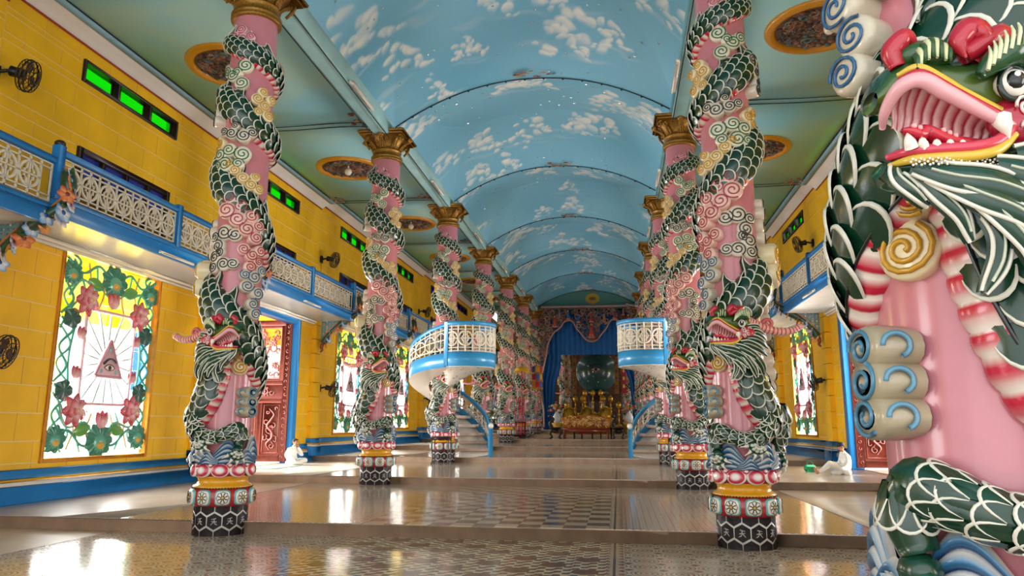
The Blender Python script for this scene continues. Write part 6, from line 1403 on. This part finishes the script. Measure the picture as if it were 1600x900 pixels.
# ================================================================ SEATED PEOPLE
SKIN = mat('skin', '#b57f5f', .55, var=.08, vscale=20)
def person(loc, rz, label, limbs, head, cap, voxel=.011):
    mb = MB()
    for pts, rad in limbs['cloth'] + limbs['skin']:
        n = max(8, 6*len(pts)); P = smooth(pts, n); r = np.interp(np.linspace(0, 1, n), np.linspace(0, 1, len(rad)), rad); mb.add(tube(P, r, 12)); mb.add(sphere(P[0], r[0], 12, 8)); mb.add(sphere(P[-1], r[-1], 12, 8))
    hc, fd = np.array(head['c']), np.array(head['f']); fd = fd/np.linalg.norm(fd); sd = np.cross(fd, [0, 0, 1.]); sd /= np.linalg.norm(sd); up = np.cross(sd, fd)
    M = np.eye(4); M[:3, 0] = sd; M[:3, 1] = fd; M[:3, 2] = up; M[:3, 3] = hc
    hd = MB(); hd.add(sphere((0, 0, .02), (.074, .09, .098), 18, 14)); hd.add(sphere((0, .035, -.055), (.052, .055, .055), 14, 10)); hd.add(tube([(0, .085, .02), (0, .105, -.012), (0, .095, -.022)], [.011, .016, .012], 8)); hd.add(sphere((0, .105, -.014), .015, 8, 6))
    for s in (-1, 1): hd.add(sphere((s*.076, -.008, .0), (.012, .02, .03), 8, 6)); hd.add(sphere((s*.034, .078, .038), (.026, .014, .009), 8, 6)); hd.add(sphere((s*.045, .06, -.015), (.024, .022, .022), 8, 6))
    hd.add(sphere((0, .086, -.05), (.024, .012, .007), 8, 6)); hd.add(sphere((0, .083, -.062), (.02, .012, .008), 8, 6))
    for v, f in [(np.concatenate(hd.v), hd.f)]: mb.add((v, f), M=M)
    tmp = mb.mesh('tmp', PAINT); to = bpy.data.objects.new('tmp', tmp); COL.objects.link(to); md = to.modifiers.new('r', 'REMESH'); md.mode = 'VOXEL'; md.voxel_size = voxel; md.use_smooth_shade = True; sm = to.modifiers.new('s', 'SMOOTH'); sm.factor = .5; sm.iterations = 2
    dg = bpy.context.evaluated_depsgraph_get(); me = bpy.data.meshes.new_from_object(to.evaluated_get(dg)); bpy.data.objects.remove(to); me.name = 'person_body'
    V = np.empty(len(me.vertices)*3); me.vertices.foreach_get('co', V); V = V.reshape(-1, 3)
    def dist(seg): 
        best = np.full(len(V), 9.)
        for pts, rad in seg:
            n = max(8, 6*len(pts)); P = smooth(pts, n); r = np.interp(np.linspace(0, 1, n), np.linspace(0, 1, len(rad)), rad)
            for i in range(n): best = np.minimum(best, np.linalg.norm(V - P[i], axis=1) - r[i])
        return best
    sk = (dist(limbs['skin']) < dist(limbs['cloth'])) | (np.linalg.norm(V - hc, axis=1) < .135)
    C = np.where(sk[:, None], np.array(lin('#c08a68')), np.array(lin('#f4f1ec'))); L = (V - hc) @ np.stack([sd, fd, up], -1)
    lips = (np.abs(L[:, 0]) < .024) & (np.abs(L[:, 2] + .056) < .013) & (L[:, 1] > .07); C[lips] = lin('#96504a')
    for a in list(me.color_attributes): me.color_attributes.remove(a)
    ca = me.color_attributes.new('Col', 'FLOAT_COLOR', 'POINT'); ca.data.foreach_set('color', np.concatenate([C, np.ones((len(C), 1))], 1).ravel()); me.materials.clear(); me.materials.append(CLOTHP)
    root = obj('person', None, None, T(loc[0], loc[1], loc[2], rz=rz), label=label, cat='person'); obj('body', me, root)
    mb = MB()
    for s in (-1, 1): mb.add(sphere((s*.033, .078, .016), (.015, .01, .009), 10, 7), col=lin('#efe8e0')); mb.add(sphere((s*.033, .087, .016), (.007, .004, .007), 8, 6), col=lin('#1a110d')); mb.add(tube([(s*.016, .092, .046), (s*.034, .09, .052), (s*.054, .078, .045)], .005, 5), col=lin('#2a1a14'))
    obj('eyes', mb.mesh('eyes', PAINT), root, Matrix(M.tolist()))
    for nm, cb in cap: obj(nm, cb.mesh(nm, MATT), root, Matrix(M.tolist()))
    return root
CLOTHP = paint('white_cotton', .8, 0, var=.04, bump=.2)
def fingers(wrist, d, out, curl=.5, s=1.0, left=False):
    # palm and five separate fingers
    d = np.array(d, float)/np.linalg.norm(d); o = np.array(out, float); o -= d*np.dot(o, d); o /= np.linalg.norm(o); a = np.cross(d, o)*(1 if not left else -1); w = np.array(wrist, float); L = []
    L.append(([w, w + d*.05*s, w + d*.085*s], [.026*s, .034*s, .032*s]))
    for i, (f, ln) in enumerate(((-.033, .062), (-.011, .075), (.011, .070), (.032, .055))):
        b = w + d*.08*s + a*f*s; L.append(([b, b + d*ln*.5*s - o*curl*.02*s, b + d*ln*.85*s - o*curl*.06*s], [.011*s, .010*s, .008*s]))
    b = w + d*.025*s - a*.03*s; L.append(([b, b + d*.03*s - a*.03*s - o*.01, b + d*.06*s - a*.03*s - o*.025], [.013*s, .012*s, .009*s])); return L
# man in a dark cap: faces -x, knees up, looking down at a phone
cl = [([(.0, 0, .13), (.05, 0, .30), (.03, 0, .46), (-.0, 0, .57)], [.17, .155, .165, .09]), ([(.02, -.12, .50), (.02, .12, .50)], [.10, .10]),
      ([(-.02, -.10, .12), (-.22, -.15, .24), (-.40, -.16, .30)], [.105, .09, .08]), ([(-.40, -.16, .30), (-.55, -.14, .17), (-.66, -.12, .09)], [.08, .065, .055]),
      ([(-.02, .10, .12), (-.22, .17, .17), (-.40, .20, .20)], [.105, .09, .075]), ([(-.40, .20, .20), (-.54, .10, .12), (-.64, .02, .07)], [.075, .06, .05]),
      ([(.02, -.19, .52), (.02, -.26, .38), (-.06, -.25, .27)], [.07, .06, .052]), ([(-.06, -.25, .27), (-.16, -.17, .28), (-.22, -.10, .31)], [.052, .045, .04]),
      ([(.02, .19, .52), (.0, .26, .38), (-.08, .23, .28)], [.07, .06, .052]), ([(-.08, .23, .28), (-.17, .14, .28), (-.23, .06, .31)], [.052, .045, .04]), ([(.05, -.16, .07), (.05, .16, .07)], [.10, .10]), ([(-.15, -.1, .06), (-.3, 0, .05), (-.15, .1, .06)], [.07, .06, .07])]
sk = [([(-.0, 0, .58), (-.015, 0, .64)], [.055, .052]), ([(-.66, -.12, .09), (-.73, -.12, .06)], [.042, .04]), ([(-.73, -.12, .05), (-.77, -.13, .13), (-.79, -.13, .19)], [.042, .036, .03]), ([(-.64, .02, .07), (-.70, -.0, .055)], [.04, .038]), ([(-.70, .0, .045), (-.75, -.01, .11), (-.77, -.02, .16)], [.04, .034, .028])]
for fx, y0 in ((-.80, -.13), (-.78, -.02)):
    for i in range(5): sk.append(([(fx + .01, y0 - .03 + i*.015, .17 + .015*(1 - abs(i-1)*.3)), (fx, y0 - .032 + i*.016, .20 + .02*(1 - abs(i-1)*.3))], [.010, .009 if i else .012]))
sk += fingers((-.225, -.09, .312), (-.8, .55, .15), (0, -.2, 1), .5) + fingers((-.235, .05, .312), (-.8, -.5, .15), (0, .2, 1), .5, left=True)
cap = MB(); cap.add(lathe([(.001, .135), (.05, .13), (.085, .105), (.1, .075), (.098, .05), (.086, .04)], 22), col=lin('#1c1a2a'), M=T(0, -.008, 0, s=(.92, 1.04, 1)))
hair = MB(); hair.add(sphere((0, -.03, .02), (.079, .075, .08), 16, 10), col=lin('#1a1412'))
man = person((8.28, 21.75, fl(2)), 0, 'person in white robe and dark cap sitting with legs out, looking down at a phone', {'cloth': cl, 'skin': sk}, {'c': (-.03, 0, .735), 'f': (-.9, -.12, -.42)}, [('cap', cap), ('hair', hair)])
ph = obj('phone', None, None, T(8.28 - .31, 21.75 - .02, fl(2) + .36, ry=.5), label='dark phone held in both hands by the seated figure in the cap', cat='phone'); mb = MB(); mb.add(bbox(-.005, .005, -.07, .07, -.04, .04, .003), col=lin('#15161a')); obj('case', mb.mesh('case', GLOSS), ph)
# figure in white by the left door: cross legged, facing right, hand at the cheek, dark hair
cl = [([(.0, 0, .13), (-.03, 0, .30), (.0, 0, .46), (.03, 0, .56)], [.175, .15, .15, .08]), ([(.0, -.11, .49), (.0, .11, .49)], [.09, .09]), ([(.02, -.12, .11), (.22, -.27, .12), (.30, -.24, .12)], [.11, .09, .08]), ([(.30, -.24, .12), (.34, -.05, .08), (.30, .10, .06)], [.08, .065, .05]), ([(.02, .12, .11), (.20, .30, .14), (.28, .28, .14)], [.11, .09, .08]), ([(.28, .28, .14), (.26, .08, .10), (.22, -.04, .07)], [.08, .065, .05]),
      ([(.0, -.18, .50), (-.02, -.27, .34), (.06, -.27, .20)], [.065, .056, .05]), ([(.06, -.27, .20), (.16, -.24, .20), (.25, -.22, .2)], [.05, .044, .038]), ([(.0, .17, .50), (.10, .24, .36), (.20, .2, .33)], [.065, .056, .05]), ([(.20, .20, .33), (.19, .14, .46), (.15, .09, .55)], [.05, .044, .036]), ([(.0, -.18, .07), (.0, .18, .07)], [.11, .11]), ([(.2, -.2, .05), (.3, 0, .05), (.2, .2, .05)], [.06, .06, .06])]
sk = [([(.03, 0, .57), (.045, 0, .63)], [.05, .048]), ([(.30, .10, .06), (.26, .17, .05)], [.04, .03]), ([(.22, -.04, .07), (.20, -.12, .05)], [.04, .03])]
for i in range(5): sk.append(([(.25, .17 + .012*i, .045), (.235, .20 + .012*i, .04)], [.011, .009])); sk.append(([(.20 - .012*i, -.12, .045), (.19 - .012*i, -.15, .04)], [.011, .009]))
sk += fingers((.25, -.215, .205), (.9, .1, -.25), (0, 0, 1), .6) + fingers((.148, .085, .56), (-.15, -.15, 1), (.8, .4, 0), .4, left=True)
hair = MB(); hair.add(sphere((0, -.022, .035), (.084, .092, .092), 18, 12), col=lin('#1b1110')); hair.add(sphere((0, -.085, -.02), (.05, .045, .055), 12, 8), col=lin('#1b1110')); hair.add(tube([(-.07, .02, .09), (0, .062, .10), (.07, .02, .09)], .022, 8), col=lin('#1b1110'))
person((-8.38, 23.55, fl(2)), -.35, 'dark haired person in white robe sitting cross legged by the left carved door', {'cloth': cl, 'skin': sk}, {'c': (.07, .0, .725), 'f': (.95, .1, -.2)}, [('hair', hair)])
